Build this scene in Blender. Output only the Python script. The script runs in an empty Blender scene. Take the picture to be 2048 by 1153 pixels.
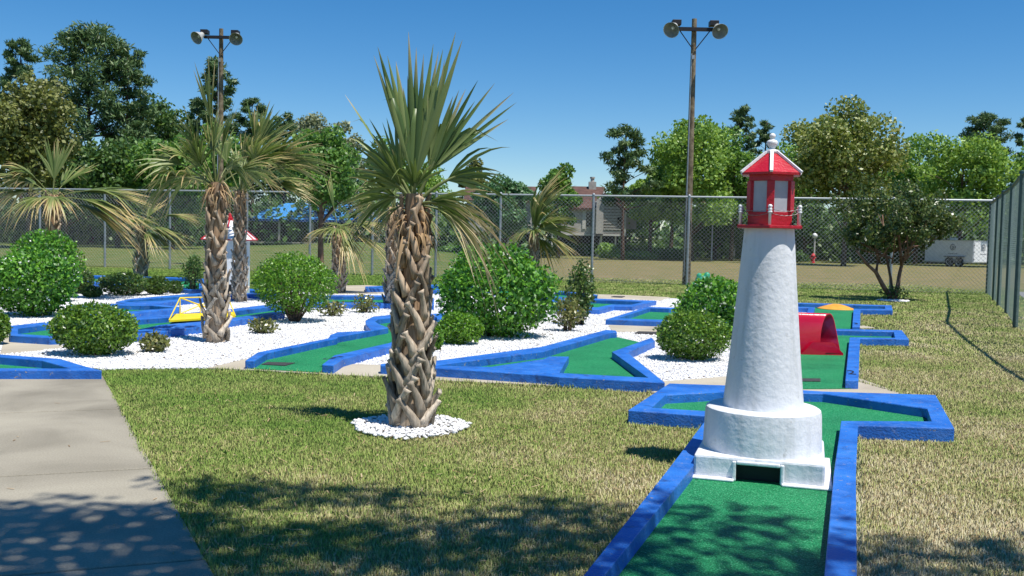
import bpy, bmesh, math, random
import numpy as np
from mathutils import Vector, Matrix

SC = bpy.context.scene
COL = SC.collection
R = math.radians
rng = np.random.default_rng(11)
random.seed(5)

# ------------------------------------------------------------------ camera
FPX, CX, CY, EYE = 1950.0, 1024.0, 576.5, 1.6
PITCH, ROLL = math.atan(105.5 / FPX), R(1.23)
_r0 = np.array([1.0, 0, 0]); _f = np.array([0, math.cos(PITCH), -math.sin(PITCH)])
_u0 = np.array([0, math.sin(PITCH), math.cos(PITCH)])
_r = _r0 * math.cos(ROLL) + _u0 * math.sin(ROLL)
_u = _u0 * math.cos(ROLL) - _r0 * math.sin(ROLL)
CAM = np.array([0, 0, EYE])


def ray(px, py):
    return _f + _r * ((px - CX) / FPX) - _u * ((py - CY) / FPX)


def gp(px, py, z=0.0):
    """place in the world where a sight line meets the level z"""
    d = ray(px, py)
    p = CAM + d * ((z - EYE) / d[2])
    return (p[0], p[1])


def dp(px, py, Y):
    """point of a sight line at the depth Y"""
    d = ray(px, py)
    p = CAM + d * (Y / d[1])
    return p


def px_of(p):
    v = np.asarray(p, float) - CAM
    w = v @ _f
    return CX + FPX * (v @ _r) / w, CY - FPX * (v @ _u) / w


cam = bpy.data.cameras.new('camera')
cam.sensor_width = 36; cam.lens = FPX / 2048 * 36
cam.clip_start = 0.05; cam.clip_end = 2000
co = bpy.data.objects.new('camera', cam); COL.objects.link(co)
M = Matrix(((_r[0], _u[0], -_f[0]), (_r[1], _u[1], -_f[1]), (_r[2], _u[2], -_f[2]))).to_4x4()
M.translation = Vector(CAM)
co.matrix_world = M
SC.camera = co

# ------------------------------------------------------------------ light
SUN_EL = R(67)
sh = np.array([0.78, -0.63]); sh /= np.linalg.norm(sh)
sdir = Vector((sh[0] * math.cos(SUN_EL), sh[1] * math.cos(SUN_EL), math.sin(SUN_EL)))
sl = bpy.data.lights.new('sun', 'SUN'); sl.energy = 5.0; sl.angle = R(0.53); sl.color = (1, .955, .88)
so = bpy.data.objects.new('sun', sl); COL.objects.link(so)
so.rotation_euler = sdir.to_track_quat('Z', 'Y').to_euler()
so.location = (0, 0, 40)
w = bpy.data.worlds.new("World"); SC.world = w; w.use_nodes = True
nt = w.node_tree
bg = nt.nodes['Background']
sky = nt.nodes.new('ShaderNodeTexSky'); sky.sky_type = 'NISHITA'; sky.sun_disc = False
sky.sun_elevation = SUN_EL; sky.sun_rotation = math.atan2(sh[0], sh[1])
sky.air_density = 0.9; sky.dust_density = 0.0; sky.ozone_density = 5.0; sky.altitude = 0
hs_ = nt.nodes.new('ShaderNodeHueSaturation'); hs_.inputs['Saturation'].default_value = 1.32
nt.links.new(sky.outputs[0], hs_.inputs['Color']); nt.links.new(hs_.outputs[0], bg.inputs[0]); bg.inputs[1].default_value = 0.102
SC.view_settings.view_transform = 'Standard'; SC.view_settings.look = 'None'
SC.view_settings.exposure = 0.24; SC.view_settings.gamma = 1
SC.render.engine = 'CYCLES'
SC.cycles.max_bounces = 6; SC.cycles.diffuse_bounces = 3; SC.cycles.transparent_max_bounces = 4
SC.cycles.use_denoising = True


# ------------------------------------------------------------------ materials
def newmat(name):
    m = bpy.data.materials.new(name); m.use_nodes = True
    n = m.node_tree.nodes; l = m.node_tree.links
    return m, n, l, n['Principled BSDF']


def ramp(n, stops):
    r = n.new('ShaderNodeValToRGB'); e = r.color_ramp.elements
    while len(e) < len(stops): e.new(0.5)
    for i, (p, c) in enumerate(stops):
        e[i].position = p; e[i].color = (c[0], c[1], c[2], 1)
    return r


def surf(name, c1, c2=None, scale=6, rough=.6, bump=0, bscale=60, spec=.4, detail=6, metal=0, c3=None, contrast=(.35, .65), coat=0):
    m, n, l, b = newmat(name)
    g = n.new('ShaderNodeNewGeometry')
    b.inputs['Roughness'].default_value = rough
    b.inputs['Specular IOR Level'].default_value = spec
    b.inputs['Metallic'].default_value = metal
    b.inputs['Coat Weight'].default_value = coat
    if c2 is None:
        b.inputs['Base Color'].default_value = (*c1, 1)
    else:
        t = n.new('ShaderNodeTexNoise'); t.inputs['Scale'].default_value = scale; t.inputs['Detail'].default_value = detail
        l.new(g.outputs['Position'], t.inputs['Vector'])
        st = [(contrast[0], c1), (contrast[1], c2)]
        if c3: st = [(contrast[0], c1), (.5, c3), (contrast[1], c2)]
        r = ramp(n, st); l.new(t.outputs[0], r.inputs[0]); l.new(r.outputs[0], b.inputs['Base Color'])
    if bump:
        t2 = n.new('ShaderNodeTexNoise'); t2.inputs['Scale'].default_value = bscale; t2.inputs['Detail'].default_value = 5
        l.new(g.outputs['Position'], t2.inputs['Vector'])
        bp = n.new('ShaderNodeBump'); bp.inputs['Strength'].default_value = bump; bp.inputs['Distance'].default_value = .02
        l.new(t2.outputs[0], bp.inputs['Height']); l.new(bp.outputs[0], b.inputs['Normal'])
    return m


def leafmat(name, stops, rough=.42, trans=.28, spec=.45, tip=None):
    """leaves: colour varies from leaf to leaf; tip = dry colour towards the leaf end (attribute 'dry')"""
    m, n, l, b = newmat(name)
    g = n.new('ShaderNodeNewGeometry')
    r = ramp(n, stops); l.new(g.outputs['Random Per Island'], r.inputs[0])
    out = r.outputs[0]
    if tip:
        a = n.new('ShaderNodeAttribute'); a.attribute_name = 'dry'
        mx = n.new('ShaderNodeMix'); mx.data_type = 'RGBA'
        l.new(a.outputs['Fac'], mx.inputs[0]); l.new(out, mx.inputs[6]); mx.inputs[7].default_value = (*tip, 1)
        out = mx.outputs[2]
    l.new(out, b.inputs['Base Color'])
    b.inputs['Roughness'].default_value = rough; b.inputs['Specular IOR Level'].default_value = spec
    tr = n.new('ShaderNodeBsdfTranslucent')
    hs = n.new('ShaderNodeHueSaturation'); hs.inputs['Saturation'].default_value = 1.1; hs.inputs['Value'].default_value = 1.7
    hs.inputs['Hue'].default_value = .485
    l.new(out, hs.inputs['Color']); l.new(hs.outputs[0], tr.inputs[0])
    ms = n.new('ShaderNodeMixShader'); ms.inputs[0].default_value = trans
    l.new(b.outputs[0], ms.inputs[1]); l.new(tr.outputs[0], ms.inputs[2])
    l.new(ms.outputs[0], n['Material Output'].inputs[0])
    return m


def grass_mat(name, blades):
    m, n, l, b = newmat(name)
    g = n.new('ShaderNodeNewGeometry')
    sx = n.new('ShaderNodeSeparateXYZ'); l.new(g.outputs['Position'], sx.inputs[0])

    def noise(s, d=4, out='Fac'):
        t = n.new('ShaderNodeTexNoise'); t.inputs['Scale'].default_value = s; t.inputs['Detail'].default_value = d
        l.new(g.outputs['Position'], t.inputs['Vector']); return t.outputs[0]

    def math_(op, a, c, clamp=False):
        q = n.new('ShaderNodeMath'); q.operation = op; q.use_clamp = clamp
        for i, v in enumerate((a, c)):
            if isinstance(v, (int, float)): q.inputs[i].default_value = v
            else: l.new(v, q.inputs[i])
        return q.outputs[0]

    def mrange(v, a, c, lo, hi):
        q = n.new('ShaderNodeMapRange'); q.interpolation_type = 'SMOOTHSTEP'
        for i, k in enumerate((a, c, lo, hi)): q.inputs[i + 1].default_value = k
        l.new(v, q.inputs[0]); return q.outputs[0]
    # how dry the turf is: greener along the pavement, drier to the right and in the far field
    dry = mrange(sx.outputs['X'], -2.6, 3.0, -.20, .13)
    dry = math_('ADD', dry, math_('MULTIPLY', noise(.9, 5), 1.15))
    dry = math_('ADD', dry, math_('MULTIPLY', noise(6, 4), .45))
    dry = math_('ADD', dry, mrange(sx.outputs['Y'], 8.5, 4.0, 0, .26))
    dry = math_('ADD', dry, mrange(sx.outputs['Y'], 18, 30, 0, -.26))
    dry = math_('ADD', dry, mrange(sx.outputs['Y'], 33, 39, 0, .31))
    dry = math_('ADD', dry, mrange(sx.outputs['Y'], 62, 78, 0, -.22))
    dry = math_('SUBTRACT', dry, .32)
    if blades:
        rb = g.outputs['Random Per Island']
        dry = math_('ADD', dry, math_('MULTIPLY', math_('SUBTRACT', rb, .5), .55))
        st = [(.05, (.125, .225, .032)), (.40, (.235, .315, .072)), (.62, (.355, .360, .135)), (.84, (.48, .425, .23)), (1, (.58, .52, .34))]
    else:
        dry = math_('ADD', dry, math_('MULTIPLY', math_('SUBTRACT', noise(55, 4), .5), .75))
        st = [(.12, (.085, .145, .024)), (.42, (.165, .180, .050)), (.66, (.235, .195, .085)), (.95, (.30, .225, .120))]
    r = ramp(n, st); l.new(dry, r.inputs[0])
    l.new(r.outputs[0], b.inputs['Base Color'])
    b.inputs['Roughness'].default_value = .75; b.inputs['Specular IOR Level'].default_value = .2
    if blades:
        vm = n.new('ShaderNodeMix'); vm.data_type = 'VECTOR'; vm.inputs[0].default_value = .45
        l.new(g.outputs['Normal'], vm.inputs[4]); vm.inputs[5].default_value = (0, 0, 1)
        vn = n.new('ShaderNodeVectorMath'); vn.operation = 'NORMALIZE'; l.new(vm.outputs[1], vn.inputs[0]); l.new(vn.outputs[0], b.inputs['Normal'])
    if not blades:
        bp = n.new('ShaderNodeBump'); bp.inputs['Strength'].default_value = .9; bp.inputs['Distance'].default_value = .05
        l.new(noise(38, 6), bp.inputs['Height']); l.new(bp.outputs[0], b.inputs['Normal'])
    return m


def turf_mat():
    m, n, l, b = newmat('green carpet turf')
    g = n.new('ShaderNodeNewGeometry')
    t = n.new('ShaderNodeTexNoise'); t.inputs['Scale'].default_value = 130; t.inputs['Detail'].default_value = 3
    l.new(g.outputs['Position'], t.inputs['Vector'])
    t2 = n.new('ShaderNodeTexNoise'); t2.inputs['Scale'].default_value = 1.6; t2.inputs['Detail'].default_value = 5
    l.new(g.outputs['Position'], t2.inputs['Vector'])
    r = ramp(n, [(.34, (.003, .10, .035)), (.5, (.009, .205, .075)), (.60, (.022, .29, .115)), (.68, (.12, .42, .22)), (.74, (.36, .6, .44))])  # palest stops paint the sparkle of the pile in as white specks
    l.new(t.outputs[0], r.inputs[0])
    mx = n.new('ShaderNodeMix'); mx.data_type = 'RGBA'; mx.blend_type = 'MULTIPLY'; mx.inputs[0].default_value = 1
    r2 = ramp(n, [(.28, (.66, .74, .72)), (.5, (.98, .98, .96)), (.72, (1.14, 1.08, 1.02))]); l.new(t2.outputs[0], r2.inputs[0])
    l.new(r.outputs[0], mx.inputs[6]); l.new(r2.outputs[0], mx.inputs[7]); l.new(mx.outputs[2], b.inputs['Base Color'])
    b.inputs['Roughness'].default_value = .7; b.inputs['Specular IOR Level'].default_value = .25
    bp = n.new('ShaderNodeBump'); bp.inputs['Strength'].default_value = .6; bp.inputs['Distance'].default_value = .01
    l.new(t.outputs[0], bp.inputs['Height']); l.new(bp.outputs[0], b.inputs['Normal'])
    return m


def worn_blue():
    m, n, l, b = newmat('worn blue masonry paint')
    g = n.new('ShaderNodeNewGeometry')

    def noise(sc, d, dist=0):
        t = n.new('ShaderNodeTexNoise'); t.inputs['Scale'].default_value = sc; t.inputs['Detail'].default_value = d; t.inputs['Distortion'].default_value = dist
        l.new(g.outputs['Position'], t.inputs['Vector']); return t.outputs[0]

    def mix(a, c, f):
        q = n.new('ShaderNodeMix'); q.data_type = 'RGBA'; l.new(f, q.inputs[0])
        for k, v in ((6, a), (7, c)):
            if isinstance(v, tuple): q.inputs[k].default_value = (*v, 1)
            else: l.new(v, q.inputs[k])
        return q.outputs[2]
    base = ramp(n, [(.32, (.012, .098, .40)), (.5, (.019, .142, .53)), (.70, (.032, .185, .61))]); l.new(noise(3.1, 7, .4), base.inputs[0])
    fade = ramp(n, [(.50, (0, 0, 0)), (.75, (.55, .55, .55))]); l.new(noise(11, 8, .8), fade.inputs[0])
    c = mix(base.outputs[0], (.10, .22, .56), fade.outputs[0])
    chip = ramp(n, [(.665, (0, 0, 0)), (.70, (1, 1, 1))]); l.new(noise(27, 4, .3), chip.inputs[0])
    c = mix(c, (.27, .26, .28), chip.outputs[0])
    dirt = ramp(n, [(.60, (0, 0, 0)), (.74, (.8, .8, .8))]); l.new(noise(6.3, 9, 1.2), dirt.inputs[0])
    c = mix(c, (.022, .05, .17), dirt.outputs[0])
    l.new(c, b.inputs['Base Color']); b.inputs['Roughness'].default_value = .5; b.inputs['Specular IOR Level'].default_value = .4
    bp = n.new('ShaderNodeBump'); bp.inputs['Strength'].default_value = .4; bp.inputs['Distance'].default_value = .02
    l.new(noise(62, 6), bp.inputs['Height']); l.new(bp.outputs[0], b.inputs['Normal'])
    return m


def stucco():
    m, n, l, b = newmat('white trowelled stucco')
    g = n.new('ShaderNodeNewGeometry')
    mp = n.new('ShaderNodeMapping'); mp.inputs['Scale'].default_value = (9, 9, .9); l.new(g.outputs['Position'], mp.inputs[0])
    t = n.new('ShaderNodeTexNoise'); t.inputs['Scale'].default_value = 1.4; t.inputs['Detail'].default_value = 8; l.new(mp.outputs[0], t.inputs['Vector'])
    r = ramp(n, [(.30, (.58, .60, .61)), (.46, (.69, .71, .735)), (.7, (.74, .76, .785))]); l.new(t.outputs[0], r.inputs[0])
    t3 = n.new('ShaderNodeTexNoise'); t3.inputs['Scale'].default_value = 17; t3.inputs['Detail'].default_value = 6; l.new(g.outputs['Position'], t3.inputs['Vector'])
    sp = ramp(n, [(.66, (1, 1, 1)), (.76, (.72, .70, .66))]); l.new(t3.outputs[0], sp.inputs[0])
    mx = n.new('ShaderNodeMix'); mx.data_type = 'RGBA'; mx.blend_type = 'MULTIPLY'; mx.inputs[0].default_value = 1
    l.new(r.outputs[0], mx.inputs[6]); l.new(sp.outputs[0], mx.inputs[7]); l.new(mx.outputs[2], b.inputs['Base Color'])
    b.inputs['Roughness'].default_value = .6; b.inputs['Specular IOR Level'].default_value = .35
    t2 = n.new('ShaderNodeTexNoise'); t2.inputs['Scale'].default_value = 24; t2.inputs['Detail'].default_value = 8; t2.inputs['Distortion'].default_value = .15; l.new(g.outputs['Position'], t2.inputs['Vector'])
    bp = n.new('ShaderNodeBump'); bp.inputs['Strength'].default_value = .30; bp.inputs['Distance'].default_value = .02
    l.new(t2.outputs[0], bp.inputs['Height']); l.new(bp.outputs[0], b.inputs['Normal'])
    return m


def gravel_mat():
    m, n, l, b = newmat('white marble chip bed')
    g = n.new('ShaderNodeNewGeometry')
    v = n.new('ShaderNodeTexVoronoi'); v.inputs['Scale'].default_value = 34
    l.new(g.outputs['Position'], v.inputs['Vector'])
    r = ramp(n, [(0, (.62, .62, .63)), (.3, (.84, .84, .85)), (1, (.9, .9, .91))])
    s = n.new('ShaderNodeSeparateColor'); l.new(v.outputs['Color'], s.inputs[0]); l.new(s.outputs[0], r.inputs[0])
    l.new(r.outputs[0], b.inputs['Base Color']); b.inputs['Roughness'].default_value = .7
    bp = n.new('ShaderNodeBump'); bp.inputs['Strength'].default_value = 1; bp.inputs['Distance'].default_value = .03; bp.invert = True
    l.new(v.outputs['Distance'], bp.inputs['Height']); l.new(bp.outputs[0], b.inputs['Normal'])
    return m


def concrete_mat(name, c1, c2, c3):
    m, n, l, b = newmat(name)
    g = n.new('ShaderNodeNewGeometry')

    def noise(s, d, dist=0):
        t = n.new('ShaderNodeTexNoise'); t.inputs['Scale'].default_value = s; t.inputs['Detail'].default_value = d
        t.inputs['Distortion'].default_value = dist
        l.new(g.outputs['Position'], t.inputs['Vector']); return t
    r = ramp(n, [(.3, c1), (.5, c2), (.7, c3)]); l.new(noise(1.1, 9, .6).outputs[0], r.inputs[0])
    r2 = ramp(n, [(.3, (.80, .80, .80)), (.68, (1.1, 1.1, 1.1))]); l.new(noise(90, 5).outputs[0], r2.inputs[0])
    mx = n.new('ShaderNodeMix'); mx.data_type = 'RGBA'; mx.blend_type = 'MULTIPLY'; mx.inputs[0].default_value = 1
    l.new(r.outputs[0], mx.inputs[6]); l.new(r2.outputs[0], mx.inputs[7]); l.new(mx.outputs[2], b.inputs['Base Color'])
    b.inputs['Roughness'].default_value = .85; b.inputs['Specular IOR Level'].default_value = .2
    bp = n.new('ShaderNodeBump'); bp.inputs['Strength'].default_value = .3; bp.inputs['Distance'].default_value = .01
    l.new(noise(140, 4).outputs[0], bp.inputs['Height']); l.new(bp.outputs[0], b.inputs['Normal'])
    return m


def boot_mat():
    m, n, l, b = newmat('palm trunk bark')
    g = n.new('ShaderNodeNewGeometry')
    a = n.new('ShaderNodeAttribute'); a.attribute_name = 'dry'      # weathering: grey old wood low down, brown fibre high up
    r = ramp(n, [(0, (.46, .395, .315)), (.5, (.38, .29, .205)), (1, (.29, .19, .115))])
    l.new(a.outputs['Fac'], r.inputs[0])
    mp = n.new('ShaderNodeMapping'); mp.inputs['Scale'].default_value = (50, 50, 7)
    t = n.new('ShaderNodeTexNoise'); t.inputs['Scale'].default_value = 1; t.inputs['Detail'].default_value = 5
    l.new(g.outputs['Position'], mp.inputs[0]); l.new(mp.outputs[0], t.inputs['Vector'])
    r2 = ramp(n, [(.3, (.6, .58, .56)), (.62, (1.2, 1.2, 1.2))]); l.new(t.outputs[0], r2.inputs[0])
    mx = n.new('ShaderNodeMix'); mx.data_type = 'RGBA'; mx.blend_type = 'MULTIPLY'; mx.inputs[0].default_value = 1
    l.new(r.outputs[0], mx.inputs[6]); l.new(r2.outputs[0], mx.inputs[7])
    mx2 = n.new('ShaderNodeMix'); mx2.data_type = 'RGBA'; mx2.blend_type = 'MULTIPLY'; mx2.inputs[0].default_value = 1
    r3 = ramp(n, [(0, (.55, .54, .52)), (1, (1.38, 1.37, 1.35))]); l.new(g.outputs['Random Per Island'], r3.inputs[0])
    l.new(mx.outputs[2], mx2.inputs[6]); l.new(r3.outputs[0], mx2.inputs[7]); l.new(mx2.outputs[2], b.inputs['Base Color'])
    b.inputs['Roughness'].default_value = .8; b.inputs['Specular IOR Level'].default_value = .2
    bp = n.new('ShaderNodeBump'); bp.inputs['Strength'].default_value = .5; bp.inputs['Distance'].default_value = .01
    l.new(t.outputs[0], bp.inputs['Height']); l.new(bp.outputs[0], b.inputs['Normal'])
    return m


MT = dict(
    ground=grass_mat('lawn soil and turf', False), blades=grass_mat('grass blades', True),
    turf=turf_mat(), gravel=gravel_mat(),
    concrete=concrete_mat('worn concrete', (.235, .213, .165), (.33, .30, .235), (.385, .352, .275)),
    path=concrete_mat('pale concrete', (.40, .35, .27), (.47, .42, .325), (.52, .47, .37)),
    joint=surf('dark joint dirt', (.07, .065, .05), (.12, .11, .08), 20, .9),
    blue=worn_blue(),
    navy=surf('darker blue paint', (.008, .03, .22), (.012, .045, .30), 9, .45, .5, 70),
    white=stucco(),
    wpaint=surf('white gloss paint', (.76, .76, .76), (.84, .84, .84), 10, .35, .15, 60),
    red=surf('red gloss paint', (.42, .006, .018), (.52, .010, .026), 7, .35, .25, 50, .5),
    redf=surf('red fibreglass', (.55, .004, .03), (.63, .007, .042), 4, .22, .08, 20, .5, coat=.4),
    pane=surf('frosted grey pane', (.40, .42, .46), (.47, .49, .53), 12, .35),
    chain=surf('grey chain', (.22, .22, .23), (.34, .34, .34), 30, .4, metal=.6),
    black=surf('black shade fill', (.012, .011, .010)),  # black fill painted in for the shade inside openings
    rubber=surf('black rubber mat', (.035, .034, .036), (.06, .058, .06), 30, .8, .5, 120),
    yellow=surf('yellow paint', (.78, .58, .015), (.86, .66, .03), 9, .4),
    orange=surf('orange paint', (.72, .30, .03), (.80, .38, .05), 8, .5, .3, 60),
    teal=surf('teal green paint', (.02, .22, .12), (.04, .33, .19), 7, .4, .2, 40),
    galv=surf('galvanised steel', (.30, .32, .34), (.42, .44, .46), 14, .45, metal=.55),
    mesh=surf('galvanised wire', (.40, .43, .45), rough=.5, metal=.3),
    gfence=surf('green coated steel', (.045, .085, .072), (.065, .11, .095), 14, .5),
    gmesh=surf('green coated wire', (.19, .27, .25), rough=.5),
    wood=surf('weathered pole wood', (.10, .075, .048), (.25, .20, .13), 5, .85, .6, 30, .2),
    dsteel=surf('black steel', (.012, .010, .012), (.02, .018, .02), 12, .5),
    alu=surf('dull spun aluminium', (.52, .53, .50), (.62, .63, .60), 8, .45, metal=.35),
    lampin=surf('grey reflector lining', (.20, .22, .20), (.28, .30, .27), 8, .5),
    bark=surf('tree bark', (.07, .048, .034), (.15, .11, .08), 7, .9, .8, 25, .2),
    pbark=surf('pine bark', (.06, .035, .026), (.13, .08, .06), 7, .9, .8, 20, .2),
    myrtle=surf('smooth brown bark', (.13, .075, .052), (.22, .14, .10), 6, .7, .3, 20, .2),
    boot=boot_mat(),
    siding=surf('weathered grey clapboard', (.36, .335, .30), (.48, .45, .41), 2, .85),
    sidel=surf('pale clapboard', (.42, .40, .365), (.50, .475, .44), 2, .85),
    roof=surf('brown shingle roof', (.085, .045, .036), (.13, .07, .056), 3, .9),
    trim=surf('white house trim', (.55, .53, .48), (.62, .6, .55), 3, .7),
    glass=surf('dark window glass', (.015, .018, .022), rough=.12, spec=.6),
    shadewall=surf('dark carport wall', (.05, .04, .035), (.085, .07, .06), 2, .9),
    bluemetal=surf('blue metal roof', (.05, .26, .62), (.07, .31, .70), 2, .4),
    bluetrim=surf('navy fascia', (.012, .06, .20)),
    trailer=surf('white trailer panel', (.62, .63, .66), (.70, .71, .73), 3, .4),
    tyre=surf('black tyre', (.015, .015, .016)),
    court=surf('grey court surface', (.20, .20, .205), (.25, .245, .25), 3, .9, .2, 100),
    line=surf('white court line', (.75, .75, .75)),
    globe=surf('white lamp globe', (.8, .8, .78), rough=.3),
    hyd=surf('hydrant red', (.5, .02, .03)),
    ink=surf('faded black marking', (.012, .014, .03), (.02, .022, .045), 60, .6),
    emblem=surf('grey printed emblem', (.16, .17, .19), (.25, .26, .28), 20, .6),
    dead=leafmat('dry palm fibre', [(0, (.30, .19, .09)), (.5, (.45, .31, .17)), (1, (.58, .45, .28))], .7, .15, .2),
    frond=leafmat('palm leaf', [(0, (.075, .125, .026)), (.5, (.145, .205, .050)), (1, (.25, .29, .10))], .42, .25, .5, tip=(.56, .43, .20)),
    frondg=leafmat('deep green palm leaf', [(0, (.055, .108, .024)), (.5, (.125, .195, .050)), (1, (.23, .29, .095))], .42, .20, .5, tip=(.55, .45, .26)),
    flower=surf('white blossom and glint', (.82, .82, .78)),
    pebble=None,
)
_m, _n, _l, _b = newmat('white marble chips')
_g = _n.new('ShaderNodeNewGeometry')
_rr = ramp(_n, [(0, (.14, .09, .05)), (.02, (.20, .15, .10)), (.025, (.36, .35, .34)), (.14, (.72, .70, .68)), (.4, (.84, .83, .82)), (1, (.90, .90, .89))])
_l.new(_g.outputs['Random Per Island'], _rr.inputs[0]); _l.new(_rr.outputs[0], _b.inputs['Base Color']); _b.inputs['Roughness'].default_value = .6
MT['pebble'] = _m


def LS(*c):
    k = len(c) - 1
    return [(i / k, v) for i, v in enumerate(c)]


LF = dict(
    gloss=leafmat('glossy shrub leaf', LS((0.021, 0.090, 0.014), (0.052, 0.181, 0.021), (0.129, 0.326, 0.034), (0.224, 0.463, 0.052)), .42, .22, .45),
    dark=leafmat('dark boxwood leaf', LS((0.021, 0.059, 0.013), (0.046, 0.106, 0.018), (0.082, 0.152, 0.026), (0.145, 0.211, 0.046)), .34, .2, .5),
    box=leafmat('boxwood leaf', LS((0.032, 0.095, 0.014), (0.073, 0.167, 0.018), (0.138, 0.262, 0.026), (0.232, 0.363, 0.051)), .34, .22, .5),
    bright=leafmat('bright clipped leaf', LS((0.032, 0.111, 0.012), (0.082, 0.207, 0.018), (0.156, 0.325, 0.027), (0.222, 0.414, 0.045)), .36, .25, .5),
    olive=leafmat('bronze shrub leaf', LS((0.059, 0.079, 0.021), (0.112, 0.139, 0.034), (0.198, 0.218, 0.059), (0.317, 0.290, 0.106)), .3, .22, .6),
    tree=leafmat('broad tree leaf', LS((0.043, 0.118, 0.027), (0.088, 0.200, 0.038), (0.160, 0.308, 0.059), (0.234, 0.383, 0.086)), .45, .25),
    light=leafmat('light tree leaf', LS((0.083, 0.175, 0.033), (0.164, 0.297, 0.052), (0.246, 0.401, 0.083), (0.369, 0.514, 0.122)), .45, .3),
    yellow=leafmat('flowering tree leaf', LS((0.072, 0.121, 0.022), (0.137, 0.201, 0.035), (0.242, 0.298, 0.072), (0.515, 0.532, 0.226)), .4, .22),
    oliv2=leafmat('olive tree leaf', LS((0.069, 0.090, 0.023), (0.129, 0.155, 0.038), (0.189, 0.215, 0.055), (0.274, 0.283, 0.086)), .5, .22),
    pale=leafmat('pale grey green leaf', LS((0.137, 0.170, 0.081), (0.210, 0.250, 0.129), (0.290, 0.322, 0.177), (0.371, 0.403, 0.242)), .5, .25),
    pine=leafmat('pine needle', LS((0.028, 0.077, 0.026), (0.064, 0.126, 0.041), (0.110, 0.185, 0.064), (0.169, 0.242, 0.085)), .5, .15),
    under=leafmat('undergrowth leaf', LS((0.024, 0.071, 0.019), (0.051, 0.122, 0.026), (0.093, 0.178, 0.039), (0.146, 0.234, 0.059)), .5, .2),
    blueg=leafmat('blue green leaf', LS((0.032, 0.099, 0.036), (0.068, 0.169, 0.062), (0.125, 0.251, 0.099), (0.179, 0.323, 0.135)), .45, .25),
    myrt=leafmat('crape myrtle leaf', LS((0.029, 0.063, 0.016), (0.059, 0.106, 0.024), (0.099, 0.152, 0.034), (0.185, 0.198, 0.066)), .36, .2, .5),
)


# ------------------------------------------------------------------ mesh helpers
def link(o, parent=None):
    COL.objects.link(o)
    if parent: o.parent = parent
    return o


def obj_np(name, V, F, mat, parent=None, dry=None, smooth=False):
    V = np.asarray(V, np.float32).reshape(-1, 3); F = np.asarray(F, np.int32)
    k = F.shape[1]
    me = bpy.data.meshes.new(name)
    me.vertices.add(len(V)); me.vertices.foreach_set('co', V.ravel())
    me.loops.add(F.size); me.loops.foreach_set('vertex_index', F.ravel())
    me.polygons.add(len(F)); me.polygons.foreach_set('loop_start', np.arange(0, F.size, k, dtype=np.int32))
    if smooth: me.polygons.foreach_set('use_smooth', np.ones(len(F), bool))
    me.update(calc_edges=True)
    if dry is not None:
        a = me.attributes.new('dry', 'FLOAT', 'POINT'); a.data.foreach_set('value', np.asarray(dry, np.float32))
    me.materials.append(mat)
    return link(bpy.data.objects.new(name, me), parent)


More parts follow.
